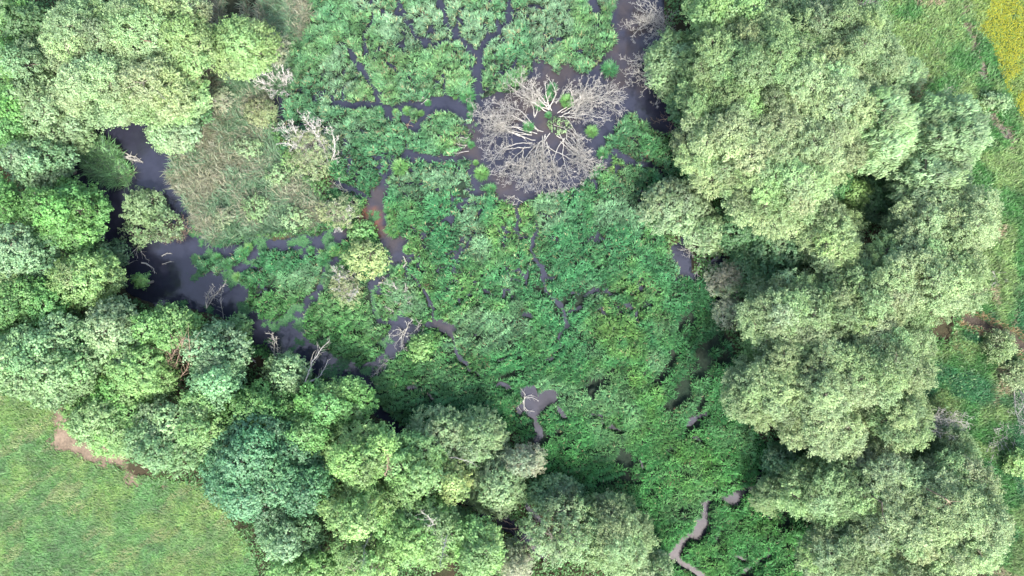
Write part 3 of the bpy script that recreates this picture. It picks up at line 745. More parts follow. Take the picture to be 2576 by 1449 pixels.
def tree(name, cat, u, v, ru_, rv_, rot, h, sp, label, dens=1.0, airy=0.0, depth=0.40):
    tree_i[0] += 1
    rng = np.random.default_rng(1000 + tree_i[0])
    base_col, LL, LW, RL, RP, bark, spread = SP[sp]
    base_col = (base_col * 0.84 + 0.16 * base_col.mean()) * 1.32
    f_ = 1.22 if (u > 1800 and h > 5.5) else (1.10 if u > 1500 else (1.16 if v > 1050 or v < 240 or u < 130 else (1.08 if v > 860 else 1.0)))
    if u > 1800 and h > 5.5: depth = 0.26; h = 9.6 + (h - 9.6) * 0.45
    elif h > 5.0 and u < 1500: depth = 0.30; h = 8.2 + (h - 8.2) * 0.6
    zc = 0.74 * h
    c = M(u, v, zc); k = SU * (H - zc) / H
    a, b = ru_ * k * f_, rv_ * k * f_
    rl = min(RL * (0.75 + 0.25 * min(1, max(a, b) / 4)), 0.55 * min(a, b)) if min(a, b) < 2.2 else RL
    rl = max(rl, 0.35)
    ca, sa = math.cos(math.radians(rot)), math.sin(math.radians(rot))
    A = math.pi * a * b
    nl = max(4, int(A / (math.pi * rl * rl) * 1.75))
    pts = []
    cand = rng.uniform(-1, 1, (nl * 30, 2)); cand = cand[(cand ** 2).sum(1) < 1]
    pos = cand * [max(a - rl * 1.0, .2), max(b - rl * 1.0, .2)]
    sel = [0]
    dist = np.hypot(*(pos - pos[0]).T)
    while len(sel) < min(nl, len(pos)):
        i = int(np.argmax(dist * (0.8 + 0.4 * rng.random(len(pos))))); sel.append(i)
        dist = np.minimum(dist, np.hypot(*(pos - pos[i]).T))
    cand = cand[sel]; pos = pos[sel]
    r2 = (cand ** 2).sum(1)
    lz = h * (1 - depth * r2 ** 1.3) - rl * 0.9 - rng.random(len(pos)) * 0.20 * h
    lr = rl * rng.uniform(0.60, 1.30, len(pos))
    # lower skirt
    ns = int(len(pos) * 0.45)
    th = rng.uniform(0, 2 * math.pi, ns)
    sk = np.stack([np.cos(th) * a, np.sin(th) * b], 1) * rng.uniform(0.30, 0.62, (ns, 1))
    pos = np.concatenate([pos, sk]); lz = np.concatenate([lz, rng.uniform(0.30, 0.58, ns) * h]); lr = np.concatenate([lr, rl * rng.uniform(.7, 1.0, ns)])
    lz = np.maximum(lz, lr * 0.5)
    R = np.array([[ca, -sa], [sa, ca]])
    pos = pos @ R.T
    # keep the low lobes of a leaning neighbour-side from bulging over the surveyed outline
    sc_ = ((H - zc) / (H - lz))[:, None]
    pj = ((c + pos) * sc_ - c) @ R
    e_ = np.sqrt((pj[:, 0] / np.maximum(a - 0.85 * lr, .25)) ** 2 + (pj[:, 1] / np.maximum(b - 0.85 * lr, .25)) ** 2)
    pj = pj / np.maximum(e_, 1)[:, None]
    pos = (pj @ R.T + c) / sc_ - c
    LC = np.concatenate([pos, lz[:, None]], 1)            # relative to trunk foot
    lcol = 1 + rng.normal(0, spread, (len(LC), 1)); ltint = rng.normal(0, 0.035, (len(LC), 3))
    lcol = np.clip(lcol, .62, 1.35)
    alt = (pal(150, 186, 124), pal(128, 178, 108), pal(164, 196, 146))[tree_i[0] % 3] * 1.22
    lmix = rng.uniform(0, 0.15 if sp == 'dark_teal' else 0.5, (len(LC), 1))
    LCOL = (base_col * (1 - lmix) + alt * lmix) * lcol * (1 + ltint)
    PV = []; PC = []; PD = []
    for i in range(len(LC)):
        npf = int(max(6, 2.6 * math.pi * lr[i] ** 2 / (RP * RP * 1.25)))
        kk = np.arange(npf) + 0.5
        zz_ = 1 - kk / npf * 1.30
        ph = kk * 2.399963 + rng.random() * 6
        s_ = np.sqrt(np.maximum(0, 1 - zz_ ** 2))
        dr = np.stack([np.cos(ph) * s_, np.sin(ph) * s_, zz_], 1) + rng.normal(0, 0.16, (npf, 3))
        dr = norm(dr)
        pp = LC[i] + dr * (lr[i] * rng.uniform(0.72, 1.06, (npf, 1))) * [1, 1, 0.85]
        dd = np.linalg.norm((pp[:, None] - LC[None]) * [1, 1, 1.1], axis=2) / lr[None]
        dd[:, i] = 9
        kp = (dd.min(1) > 0.66) & (rng.random(npf) > airy)
        pp = pp[kp]
        PV.append(pp); PD.append(dr[kp]); PC.append(np.tile(LCOL[i], (len(pp), 1)))
    PV = np.concatenate(PV); PD = np.concatenate(PD); PC = np.concatenate(PC)
    PC = PC * (1 + rng.normal(0, 0.09, (len(PC), 1)))
    area = LL * LW * 0.5
    per = max(10, int(dens * 1.25 * math.pi * RP * RP * 1.0 / area * 0.62))
    m = len(PV) * per
    ii = np.repeat(np.arange(len(PV)), per)
    ld = norm(rng.normal(0, 1, (m, 3)) + PD[ii] * 0.9)
    pr = RP * rng.uniform(0.75, 1.3, len(PV))
    sa_ = norm(PD * [1, 1, 0.5] + rng.normal(0, 0.45, PD.shape))[ii]       # each spray is a drawn out shoot
    off = ld * (pr[ii] * rng.uniform(0.35, 1.05, m))[:, None]
    al = (off * sa_).sum(1, keepdims=True)
    lp = PV[ii] + (off - sa_ * al) * 0.72 + sa_ * al * 1.55
    nr = norm(ld * 0.6 + PD[ii] * 0.4 + [0, 0, 0.55] + rng.normal(0, 0.35, (m, 3)))
    ax = norm(np.cross(nr, rng.normal(0, 1, (m, 3))))
    if sp == 'feather':                                  # long shoots swept outwards
        o = norm(np.array([c[0], c[1], -6.0])[None]); ax = norm(ax * 0.4 + o + ld * 0.5)
    elif sp in ('pale_willow', 'grey_willow', 'west_willow', 'olive', 'pale_yellow'):
        ax = norm(ax + ld * 0.8)
    col = jitter(PC[ii], rng, 0.13)
    V, C = leaves(lp, ax, nr, LL * rng.uniform(.7, 1.25, m), LW * rng.uniform(.7, 1.2, m), col, rng)
    V = V.copy(); V[:, 2] = np.maximum(V[:, 2], 0.03)
    root = link(name, None, loc=(c[0], c[1], float(max(at(gz, np.array([c[0]]), np.array([c[1]]))[0], -0.3))))
    tag(root, label, cat)
    link('crown', quads('crown', V, C, MAT_LEAF), root)
    # trunk and limbs
    tr_ = 0.022 * h + 0.03
    lean = rng.normal(0, 0.03 * h, 2)
    top = np.array([lean[0], lean[1], 0.5 * h])
    segs = []; prev = np.array([0, 0, -0.1]); nseg = 5
    tp = [prev]
    for s in range(1, nseg + 1):
        f = s / nseg
        p = top * f + np.array([rng.normal(0, .03 * h * .3), rng.normal(0, .03 * h * .3), 0])
        segs.append((prev, p, tr_ * (1.25 - 0.6 * (f - 1 / nseg)), tr_ * (1.25 - 0.6 * f))); prev = p; tp.append(p)
    link('trunk', tubes('trunk', segs, bark, 8), root)
    segs = []
    for i in range(len(LC)):
        f = rng.uniform(0.35, 1.0); j = int(f * nseg); s0 = tp[min(j, nseg)]
        e = LC[i]; m1 = s0 * 0.45 + e * 0.55 + np.array([0, 0, -0.08 * h]) + rng.normal(0, .12, 3); m1[2] = max(m1[2], 0.1)
        r0 = tr_ * 0.42
        segs.append((s0, m1, r0, r0 * .6)); segs.append((m1, e, r0 * .6, r0 * .35))
        near = np.where(np.linalg.norm(PV - e, axis=1) < lr[i] * 1.25)[0]
        if len(near):
            for jn in rng.choice(near, min(len(near), 7), replace=False):
                q = PV[jn] + PD[jn] * RP * (0.5 if airy > 0.1 else 0.1); mm = (e + q) / 2 + rng.normal(0, .05, 3)
                segs.append((e, mm, r0 * .3, r0 * .2)); segs.append((mm, q, r0 * .2, 0.010))
    link('branches', tubes('branches', segs, bark, 4), root)
    return root

# name, category, u, v, ru, rv, rot, height, species, label
TREES = [
 # --- east
 ('willow_tree', 'tree', 1905, 215, 165, 165, 0, 10.5, 'grey_willow', 'wide grey green willow topping the pair of large crowns right of the dead branches'),
 ('willow_tree', 'tree', 2045, 280, 150, 165, 0, 11.5, 'pale_willow', 'tall pale willow with a small dark hole in its crown, upper right'),
 ('willow_tree', 'tree', 1850, 350, 125, 130, 0, 9.5, 'pale_willow', 'pale billowing willow at the pond edge, its left side over the dark water'),
 ('willow_tree', 'tree', 1965, 450, 130, 125, 0, 10.5, 'pale_willow', 'pale willow whose rounded tip points down above the dark green bushes'),
 ('willow_tree', 'tree', 2140, 110, 125, 95, -15, 9.0, 'grey_willow', 'willow at the top right with bare sticks showing just above it'),
 ('willow_tree', 'tree', 2205, 320, 100, 95, 0, 9.5, 'feather', 'feathery willow between the large pale crown and the straw patches'),
 ('willow_bush', 'shrub', 2370, 345, 105, 90, 35, 6.0, 'feather', 'swept feathery bush with long leaning shoots near the right meadow'),
 ('willow_bush', 'shrub', 2345, 450, 95, 75, 20, 6.0, 'feather', 'feathery willow bush below the swept one, leaning right'),
 ('willow_bush', 'shrub', 2275, 190, 60, 45, 0, 5.0, 'feather', 'small feathery willow bush beside the straw clearing, upper right'),
 ('alder_bush', 'shrub', 1715, 150, 78, 95, 0, 6.0, 'greygreen', 'rounded green bush overhanging the water right of the northern pond arm'),
 ('alder_bush', 'shrub', 1830, 25, 90, 50, 0, 6.0, 'yellowgreen', 'light green bush cut by the top edge, above the two large willows'),
 ('willow_bush', 'shrub', 1990, 15, 90, 40, 0, 5.0, 'greygreen', 'grey green bush at the top edge among pale bare poles'),
 ('willow_bush', 'shrub', 1740, 250, 50, 60, 0, 5.0, 'dkgreen', 'dark green bush squeezed between the pond and the large pale willow'),
 ('alder_tree', 'tree', 1700, 520, 85, 75, 0, 4.5, 'greygreen', 'open grey green bush with visible branches at the marsh edge left of the willows'),
 ('alder_tree', 'tree', 1790, 580, 60, 60, 0, 4.2, 'greygreen', 'small grey green bush above the curved bare branches, right marsh edge'),
 ('alder_bush', 'shrub', 1880, 570, 80, 70, 0, 4.0, 'dkgreen', 'dark green large leaved bush directly below the pointed pale willow'),
 ('alder_bush', 'shrub', 1975, 610, 90, 85, 0, 4.2, 'dkgreen', 'broad dark green bush with clumped leaves left of the small pale willow'),
 ('alder_bush', 'shrub', 1900, 690, 80, 55, 0, 3.6, 'dkgreen', 'low dark green bush right of the dusty brownish one'),
 ('willow_tree', 'tree', 2100, 600, 75, 80, 0, 7.0, 'pale_willow', 'small round pale willow standing alone between dark green bushes'),
 ('willow_shrub', 'shrub', 1828, 705, 52, 46, 0, 3.0, 'dusty', 'dusty brown grey shrub at the right edge of the marsh'),
 ('willow_shrub', 'shrub', 1842, 785, 40, 42, 0, 2.8, 'dusty', 'small dusty shrub just below the brown grey one, beside a dark pool'),
 ('alder_bush', 'shrub', 2080, 455, 70, 50, 0, 4.0, 'dkgreen', 'dark bush beside the two water glimpses under the eastern willows'),
 ('alder_bush', 'shrub', 2230, 500, 65, 60, 0, 4.0, 'dkgreen', 'shaded green bush right of the reed clump among eastern willows'),
 ('willow_tree', 'tree', 2380, 560, 130, 85, 15, 9.5, 'pale_willow', 'long pale willow crown reaching the grassland below the feathery bushes'),
 ('willow_tree', 'tree', 2330, 690, 150, 110, 10, 11.5, 'pale_willow', 'broad very pale willow crown at the right, above the forked ditch'),
 ('willow_tree', 'tree', 2010, 790, 125, 95, 0, 8.5, 'grey_willow', 'grey green willow below the dark gap at the right marsh edge'),
 ('willow_tree', 'tree', 2160, 760, 110, 100, 0, 9.5, 'grey_willow', 'grey willow crown wedged between the darker left and palest right crowns'),
 ('willow_bush', 'shrub', 1912, 862, 42, 42, 0, 4.5, 'yellowgreen', 'small round olive green bush bulging onto the marsh, right side'),
 ('willow_tree', 'tree', 1920, 985, 85, 85, 0, 6.5, 'grey_willow', 'darker grey willow lobe overhanging the marsh below the round olive bush'),
 ('willow_tree', 'tree', 2060, 960, 135, 110, 0, 11.0, 'pale_willow', 'pale willow in the middle of the lower right thicket, facing the marsh'),
 ('willow_tree', 'tree', 2215, 900, 130, 120, 0, 11.5, 'pale_willow', 'pale willow with a brown dark hole on its right side, lower right thicket'),
 ('willow_tree', 'tree', 2080, 1085, 105, 62, -10, 9.5, 'pale_willow', 'pale willow tip ending above the dark hollow at the lower right'),
 ('willow_tree', 'tree', 2265, 1060, 90, 80, 0, 9.0, 'grey_willow', 'grey willow between the two palest lower right crowns and bare twigs'),
 ('willow_tree', 'tree', 2385, 1130, 80, 62, 0, 5.5, 'grey_willow', 'soft grey willow with bare twigs fanning above it near the right grassland'),
 ('alder_bush', 'shrub', 1985, 1165, 62, 55, 0, 4.0, 'dkgreen', 'dark green bush at the head of the lower right stream'),
 ('willow_bush', 'shrub', 1960, 1250, 60, 48, 0, 5.0, 'grey_willow', 'small grey green lobe right beside the lower right stream'),
 ('willow_tree', 'tree', 2100, 1230, 110, 80, 0, 7.5, 'grey_willow', 'dull grey willow left of the last big pale crown at the lower right'),
 ('willow_tree', 'tree', 2220, 1200, 90, 80, 0, 9.0, 'pale_willow', 'pale willow north of the gap with a grey puddle, lower right'),
 ('willow_tree', 'tree', 2390, 1310, 140, 140, 0, 11.0, 'pale_willow', 'very large pale willow nearest the lower right corner'),
 ('willow_tree', 'tree', 2240, 1330, 110, 100, 0, 9.5, 'pale_willow', 'pale willow with a dark twig line, left of the corner crown at the bottom right'),
 ('willow_tree', 'tree', 2120, 1400, 95, 80, 0, 7.0, 'grey_willow', 'grey green willow at the bottom edge beside the small sedge flat'),
 ('willow_tree', 'tree', 2310, 1440, 120, 70, 0, 9.0, 'grey_willow', 'willow cut by the bottom edge between grey and largest pale crowns'),
 ('leafy_shrub', 'shrub', 2514, 873, 36, 38, 0, 1.8, 'olive', 'star shaped pale leafy shrub below the forked ditch'),
 ('leafy_shrub', 'shrub', 2556, 940, 32, 34, 0, 2.0, 'olive', 'star shaped pale shrub cut by the right edge under the ditch'),
 ('leafy_shrub', 'shrub', 2560, 1165, 34, 30, 0, 2.2, 'yellowgreen', 'olive yellow bush at the right edge below the dead tree'),
 ('leafy_shrub', 'shrub', 2505, 255, 40, 18, -10, 1.5, 'round', 'pale silvery shrub beside the grey track near the yellow flowers'),
 ('alder_bush', 'shrub', 2152, 482, 52, 44, 0, 3.6, 'yellowgreen', 'yellowish green clump between the two water glimpses under the eastern willows'),
 # --- north west
 ('willow_tree', 'tree', 195, 90, 105, 95, 0, 9.5, 'west_willow', 'grey green willow near the top left, second crown from the left edge'),
 ('willow_tree', 'tree', 330, 75, 110, 90, 0, 10.0, 'west_willow', 'grey green willow at the top, left of the bare olive crown'),
 ('willow_tree', 'tree', 250, 210, 115, 90, 0, 10.5, 'west_willow', 'pale willow with white stems left of the upper left thicket centre'),
 ('willow_tree', 'tree', 455, 115, 85, 90, 0, 9.0, 'west_yellow', 'yellow green tree with dark flecks left of the round crown'),
 ('willow_tree', 'tree', 370, 215, 110, 85, 0, 10.0, 'olive', 'pale olive willow with a long white stem above the left pond'),
 ('willow_tree', 'tree', 450, 235, 62, 58, 0, 7.5, 'west_yellow', 'yellow tree directly above the round pale bush at the left pond'),
 ('willow_tree', 'tree', 425, 20, 95, 48, 0, 8.0, 'olive', 'thin olive crown at the top edge beside the straw reeds'),
 ('willow_tree', 'tree', 605, 108, 78, 72, 0, 7.0, 'west_yellow', 'round yellow green tree standing alone among the straw reeds'),
 ('alder_tree', 'tree', 12, 22, 55, 45, 0, 8.0, 'bright', 'bright green tree in the top left corner'),
 ('alder_tree', 'tree', 62, 60, 45, 50, 0, 6.0, 'dkgreen', 'dark green bush beside the top left corner tree'),
 ('willow_tree', 'tree', 75, 160, 62, 62, 0, 7.5, 'greygreen', 'grey green tree at the left edge below the dark corner bush'),
 ('willow_tree', 'tree', 110, 270, 88, 100, 0, 7.0, 'greygreen', 'sprawling grey green tree left of the pond head with reddish twigs below'),
 ('alder_tree', 'tree', 20, 150, 40, 70, 0, 8.5, 'bright', 'narrow bright green crown on the left edge, topmost below the corner'),
 ('alder_tree', 'tree', 25, 290, 62, 75, 0, 8.0, 'bright', 'bright green crown on the left edge beside the sprawling grey tree'),
 ('alder_tree', 'tree', 70, 400, 95, 70, 0, 7.5, 'teal', 'soft green crown on the left edge level with the pond reeds'),
 ('willow_bush', 'shrub', 290, 265, 70, 45, 0, 5.0, 'greygreen', 'grey green bush over the top end of the left pond'),
 ('willow_bush', 'shrub', 185, 330, 45, 55, 0, 4.5, 'greygreen', 'grey green bush left of the pond head brushwood'),
 ('round_bush', 'shrub', 432, 333, 72, 47, 0, 3.5, 'round', 'round pale green bush with crisp edge beside the left pond'),
 ('willow_shrub', 'shrub', 655, 278, 42, 38, 0, 2.5, 'pale_yellow', 'pale yellowish shrub left of the small dark pool'),
 ('willow_shrub', 'shrub', 505, 285, 30, 28, 0, 2.5, 'dkgreen', 'small dull green shrub right of the round pale bush'),
 ('willow_bush', 'shrub', 345, 515, 62, 44, 20, 3.0, 'greygreen', 'open grey green bush in the left pond, upper half of the pair'),
 ('willow_bush', 'shrub', 392, 560, 66, 48, -35, 2.6, 'greygreen', 'sparse grey green bush in the left pond with bare brown twigs on its right'),
 ('willow_bush', 'shrub', 330, 590, 40, 34, 0, 2.2, 'greygreen', 'small grey green bush at the lower left of the pond pair'),
 ('willow_shrub', 'shrub', 560, 250, 30, 34, 0, 2.2, 'dusty', 'dusty grey shrub in the reeds right of the yellow tree'),
 ('willow_shrub', 'shrub', 690, 120, 34, 40, 0, 2.4, 'dusty', 'dusty shrub among straw reeds right of the round tree'),
 ('willow_shrub', 'shrub', 470, 300, 22, 24, 0, 2.0, 'greygreen', 'small grey shrub behind the round pale bush'),
 ('willow_shrub', 'shrub', 620, 370, 34, 28, 0, 1.8, 'greygreen', 'low grey green shrub in the middle of the reed bed'),
 ('willow_shrub', 'shrub', 700, 440, 36, 28, 0, 1.8, 'greygreen', 'low grey green shrub on the right side of the reed bed'),
 ('willow_shrub', 'shrub', 640, 520, 42, 30, 0, 1.7, 'greygreen', 'wide low grey green shrub near the bottom of the reed bed'),
 ('willow_shrub', 'shrub', 740, 540, 40, 34, 0, 1.7, 'greygreen', 'low grey green shrub left of the pale yellow one at the channel'),
 ('willow_shrub', 'shrub', 560, 540, 26, 28, 0, 1.6, 'dusty', 'small dusty shrub in the lower left corner of the reed bed'),
 # --- west and south west
 ('alder_tree', 'tree', 2, 505, 40, 60, 0, 8.0, 'bright', 'bright green crown cut by the left edge beside the large bright one'),
 ('alder_tree', 'tree', 5, 725, 45, 60, 0, 8.5, 'yellowgreen', 'yellow green crown cut by the left edge under the blue green one'),
 ('alder_tree', 'tree', -10, 830, 50, 60, 0, 8.5, 'bright', 'green crown cut by the left edge above the very pale mint one'),
 ('alder_tree', 'tree', 135, 530, 130, 98, -15, 8.5, 'bright', 'large bright green crown at the left, pushing over the black water'),
 ('alder_tree', 'tree', 62, 640, 75, 72, 0, 9.0, 'teal', 'blue green crown on the left edge below the large bright one'),
 ('alder_tree', 'tree', 200, 700, 98, 78, 0, 7.5, 'yellowgreen', 'yellow green crown below the large bright one, beside the pond'),
 ('alder_tree', 'tree', 70, 770, 90, 65, 0, 8.0, 'bright', 'green crown on the left edge between blue green and pale crowns'),
 ('alder_bush', 'shrub', 250, 640, 65, 42, 0, 5.0, 'dkgreen', 'dark green bush at the narrow black inlet'),
 ('alder_bush', 'shrub', 343, 705, 16, 22, 20, 3.5, 'bright', 'tiny bright bush alone over the black water of the left pond'),
 ('maple_tree', 'tree', 100, 905, 135, 105, 0, 11.0, 'pale_teal', 'very pale mint crown on the left edge above the meadow'),
 ('maple_tree', 'tree', 275, 830, 78, 88, 0, 9.5, 'pale_teal', 'pale mint crown right of the left edge cluster'),
 ('alder_tree', 'tree', 415, 824, 96, 60, 0, 7.0, 'bright', 'bright green crown along the lower bank of the left pond'),
 ('alder_tree', 'tree', 340, 940, 95, 78, 0, 7.5, 'yellowgreen', 'yellow green crown with dark gap in the lower left thicket'),
 ('alder_tree', 'tree', 540, 888, 80, 74, 10, 7.0, 'teal', 'green blue crown beside the leaning bare stems on the lower bank'),
 ('alder_bush', 'shrub', 590, 828, 34, 34, 0, 4.0, 'bright', 'small bright bush at the waterside near the white dead sapling'),
 ('alder_tree', 'tree', 535, 960, 70, 65, 0, 8.0, 'teal', 'pale teal crown below the green blue crown, lower left thicket'),
 ('round_bush', 'shrub', 716, 940, 54, 50, 0, 4.5, 'pale_teal', 'round mint bush crossed by the long pale pole'),
 ('alder_tree', 'tree', 842, 1014, 92, 66, 0, 6.0, 'bright', 'bright green crown at the narrow stream end of the pond'),
 ('alder_tree', 'tree', 650, 1030, 100, 60, 0, 5.5, 'bright', 'green crown between mint bush and dark teal tree'),
 ('alder_tree', 'tree', 265, 1065, 100, 78, -25, 7.0, 'lime', 'light lime crown bordering the bare soil patch'),
 ('alder_tree', 'tree', 300, 985, 70, 52, 0, 6.5, 'bright', 'green crown above the lime one, edge of the meadow wood'),
 ('maple_tree', 'tree', 412, 1105, 90, 82, 0, 8.5, 'pale_teal', 'pale mint tree bulging onto the meadow right of the soil patch'),
 ('alder_tree', 'tree', 505, 1050, 55, 85, 0, 8.0, 'lime', 'narrow lime crown between pale mint and dark teal trees'),
 ('maple_tree', 'tree', 640, 1185, 135, 125, 0, 9.5, 'dark_teal', 'large dark teal tree with knobbly crown above the meadow edge'),
 ('maple_tree', 'tree', 770, 1210, 60, 80, 0, 7.0, 'dark_teal', 'dark teal crown in shade between knobbly tree and yellow green trees'),
 ('maple_tree', 'tree', 715, 1355, 80, 75, 0, 7.5, 'teal', 'teal tree below the brown litter at the meadow corner'),
 ('alder_tree', 'tree', 780, 1090, 70, 55, 0, 6.0, 'bright', 'deep green crown right above the dark teal tree'),
 ('alder_tree', 'tree', 905, 1145, 95, 78, 0, 9.0, 'yellowgreen', 'yellow green crown beside the thin stream, bottom middle left'),
 ('alder_tree', 'tree', 1035, 1195, 80, 85, 0, 8.5, 'lime', 'green crown left of the small yellow tree'),
 ('alder_tree', 'tree', 905, 1290, 95, 65, 0, 9.5, 'yellowgreen', 'yellow green crown with pale trunk showing, bottom left of centre'),
 ('yellow_tree', 'tree', 1140, 1215, 42, 52, 0, 6.0, 'yellow', 'small yellow tree at the dark brook, bottom middle'),
 ('alder_tree', 'tree', 1060, 1350, 100, 85, 0, 8.5, 'lime', 'green crown with pale stems at the bottom, left of the lime column'),
 ('alder_tree', 'tree', 920, 1410, 85, 60, 0, 8.5, 'yellowgreen', 'yellow green crown cut by the bottom edge with bare leaning trunks'),
 ('alder_tree', 'tree', 770, 1435, 95, 45, 0, 6.5, 'lime', 'light lime crown on the bottom edge right of the meadow'),
 ('alder_tree', 'tree', 1205, 1385, 50, 72, 0, 7.5, 'lime', 'soft lime column near the bottom edge'),
 ('willow_bush', 'shrub', 1110, 1095, 78, 62, 0, 4.5, 'greygreen', 'grey willow bush at the lower tip of the marsh, left one'),
 ('willow_bush', 'shrub', 1200, 1110, 72, 68, 0, 4.5, 'greygreen', 'grey willow bush with leafy spray on its right, lower marsh edge'),
 ('willow_bush', 'shrub', 1310, 1165, 68, 36, 12, 4.0, 'dusty', 'pale grey shoot reaching over the marsh like a finger'),
 ('willow_bush', 'shrub', 1240, 1235, 72, 60, 0, 4.5, 'greygreen', 'grey green bush right of the small yellow tree'),
 ('alder_bush', 'shrub', 1130, 1310, 62, 40, 0, 4.0, 'dkgreen', 'shaded dark green bush beneath the small yellow tree'),
 ('alder_bush', 'shrub', 1400, 1250, 70, 45, 0, 3.5, 'dkgreen', 'dark brownish green bush at the marsh edge above the lower grey crowns'),
 ('willow_bush', 'shrub', 1290, 1415, 45, 50, 0, 5.0, 'dusty', 'dusty pale shrub on the bottom edge by the lime column'),
 ('willow_tree', 'tree', 1410, 1345, 90, 85, 0, 6.0, 'greygreen', 'grey green willow at the bottom, left of two similar crowns'),
 ('willow_tree', 'tree', 1560, 1370, 95, 90, 0, 6.5, 'grey_willow', 'pale grey willow at the bottom, largest along the marsh'),
 ('willow_bush', 'shrub', 1530, 1282, 68, 38, 0, 5.0, 'grey_willow', 'grey willow lobe rising above the largest bottom crown'),
 ('willow_bush', 'shrub', 1650, 1435, 55, 40, 0, 4.5, 'greygreen', 'grey bush at the bottom beside the pale stream mouth'),
 # --- shrubs of the marsh
 ('willow_shrub', 'shrub', 920, 650, 56, 48, 0, 2.6, 'yellow', 'yellow green fine leaved shrub in the middle of the western islands'),
 ('willow_shrub', 'shrub', 868, 730, 40, 52, 0, 2.4, 'pale_yellow', 'straw coloured twiggy shrub below the yellow green one'),
 ('willow_shrub', 'shrub', 850, 530, 60, 48, 0, 2.5, 'pale_yellow', 'pale yellow shrub beside the rust coloured water'),
 ('willow_shrub', 'shrub', 775, 385, 66, 72, 0, 2.8, 'pale_yellow', 'half bare pale shrub with white stems in the northern sedge'),
 ('willow_shrub', 'shrub', 1058, 875, 26, 32, 0, 1.6, 'lime', 'small light green shrub right of the starry dead shrub'),
 ('willow_shrub', 'shrub', 725, 398, 26, 14, -20, 1.5, 'yellowgreen', 'tiny yellow green sprig left of the half bare shrub'),
 ('willow_shrub', 'shrub', 910, 583, 36, 26, 0, 1.3, 'bright', 'low green bush on the point between channel and river'),
 ('willow_shrub', 'shrub', 1410, 315, 22, 24, 0, 1.3, 'greygreen', 'small grey leaved shrub standing in the centre pond'),
]
AIRY = {'dusty': .25, 'pale_yellow': .35, 'olive': .15, 'greygreen': .12, 'feather': .12}
for t in TREES:
    sp = t[8]
    ai = AIRY.get(sp, 0.04)
    if t[2] in (868, 775, 850, 1410): ai = 0.66
    if t[2] in (920, 655): ai = 0.4
    if 320 < t[2] < 400 and 500 < t[3] < 600: ai = 0.42
    if t[7] <= 2.4 and t[2] < 760: ai = 0.5
    tree(*t, airy=ai, dens=0.75 if t[7] < 3 else 1.0)

# ------------------------------------------------------------------ dead trees, branches, logs
def grow(rng, segs, p, d, L, r, depth, rmin=0.010, wig=0.22, zmin=0.03, zb=0.04, kids=6):
    n = max(3, min(7, int(L / 0.22)))
    step = L / n
    pts = [p]; dirs = [d]
    for i in range(n):
        d = d + rng.normal(0, wig * 1.25, 3) * [1, 1, 0.6] + [0, 0, zb]
        d = d / np.linalg.norm(d)
        q = p + d * step
        q[2] = max(q[2], zmin)
        r0 = max(r * (1 - 0.75 * i / n), rmin); r1 = max(r * (1 - 0.75 * (i + 1) / n), rmin * 0.7)
        segs.append((p, q, r0, r1)); p = q; pts.append(q); dirs.append(d)
    if depth <= 0 or L < 0.22: return
    nk = kids if depth > 1 else max(3, kids - 2)
    for k in range(nk):
        f = 0.22 + 0.76 * (k + rng.random()) / nk
        j = min(int(f * n), n - 1)
        base = pts[j] + (pts[j + 1] - pts[j]) * (f * n - j)
        a = (1 if (k % 2) else -1) * rng.uniform(0.35, 1.15)
        dd = dirs[j]
        nd = np.array([dd[0] * math.cos(a) - dd[1] * math.sin(a), dd[0] * math.sin(a) + dd[1] * math.cos(a), dd[2] + rng.normal(0.05, .22)])
        nd /= np.linalg.norm(nd)
        grow(rng, segs, base, nd, L * rng.uniform(.30, .58) * (1.15 - 0.4 * f), max(r * 0.5 * (1.1 - 0.6 * f), rmin), depth - 1, rmin, wig, zmin, zb, kids)

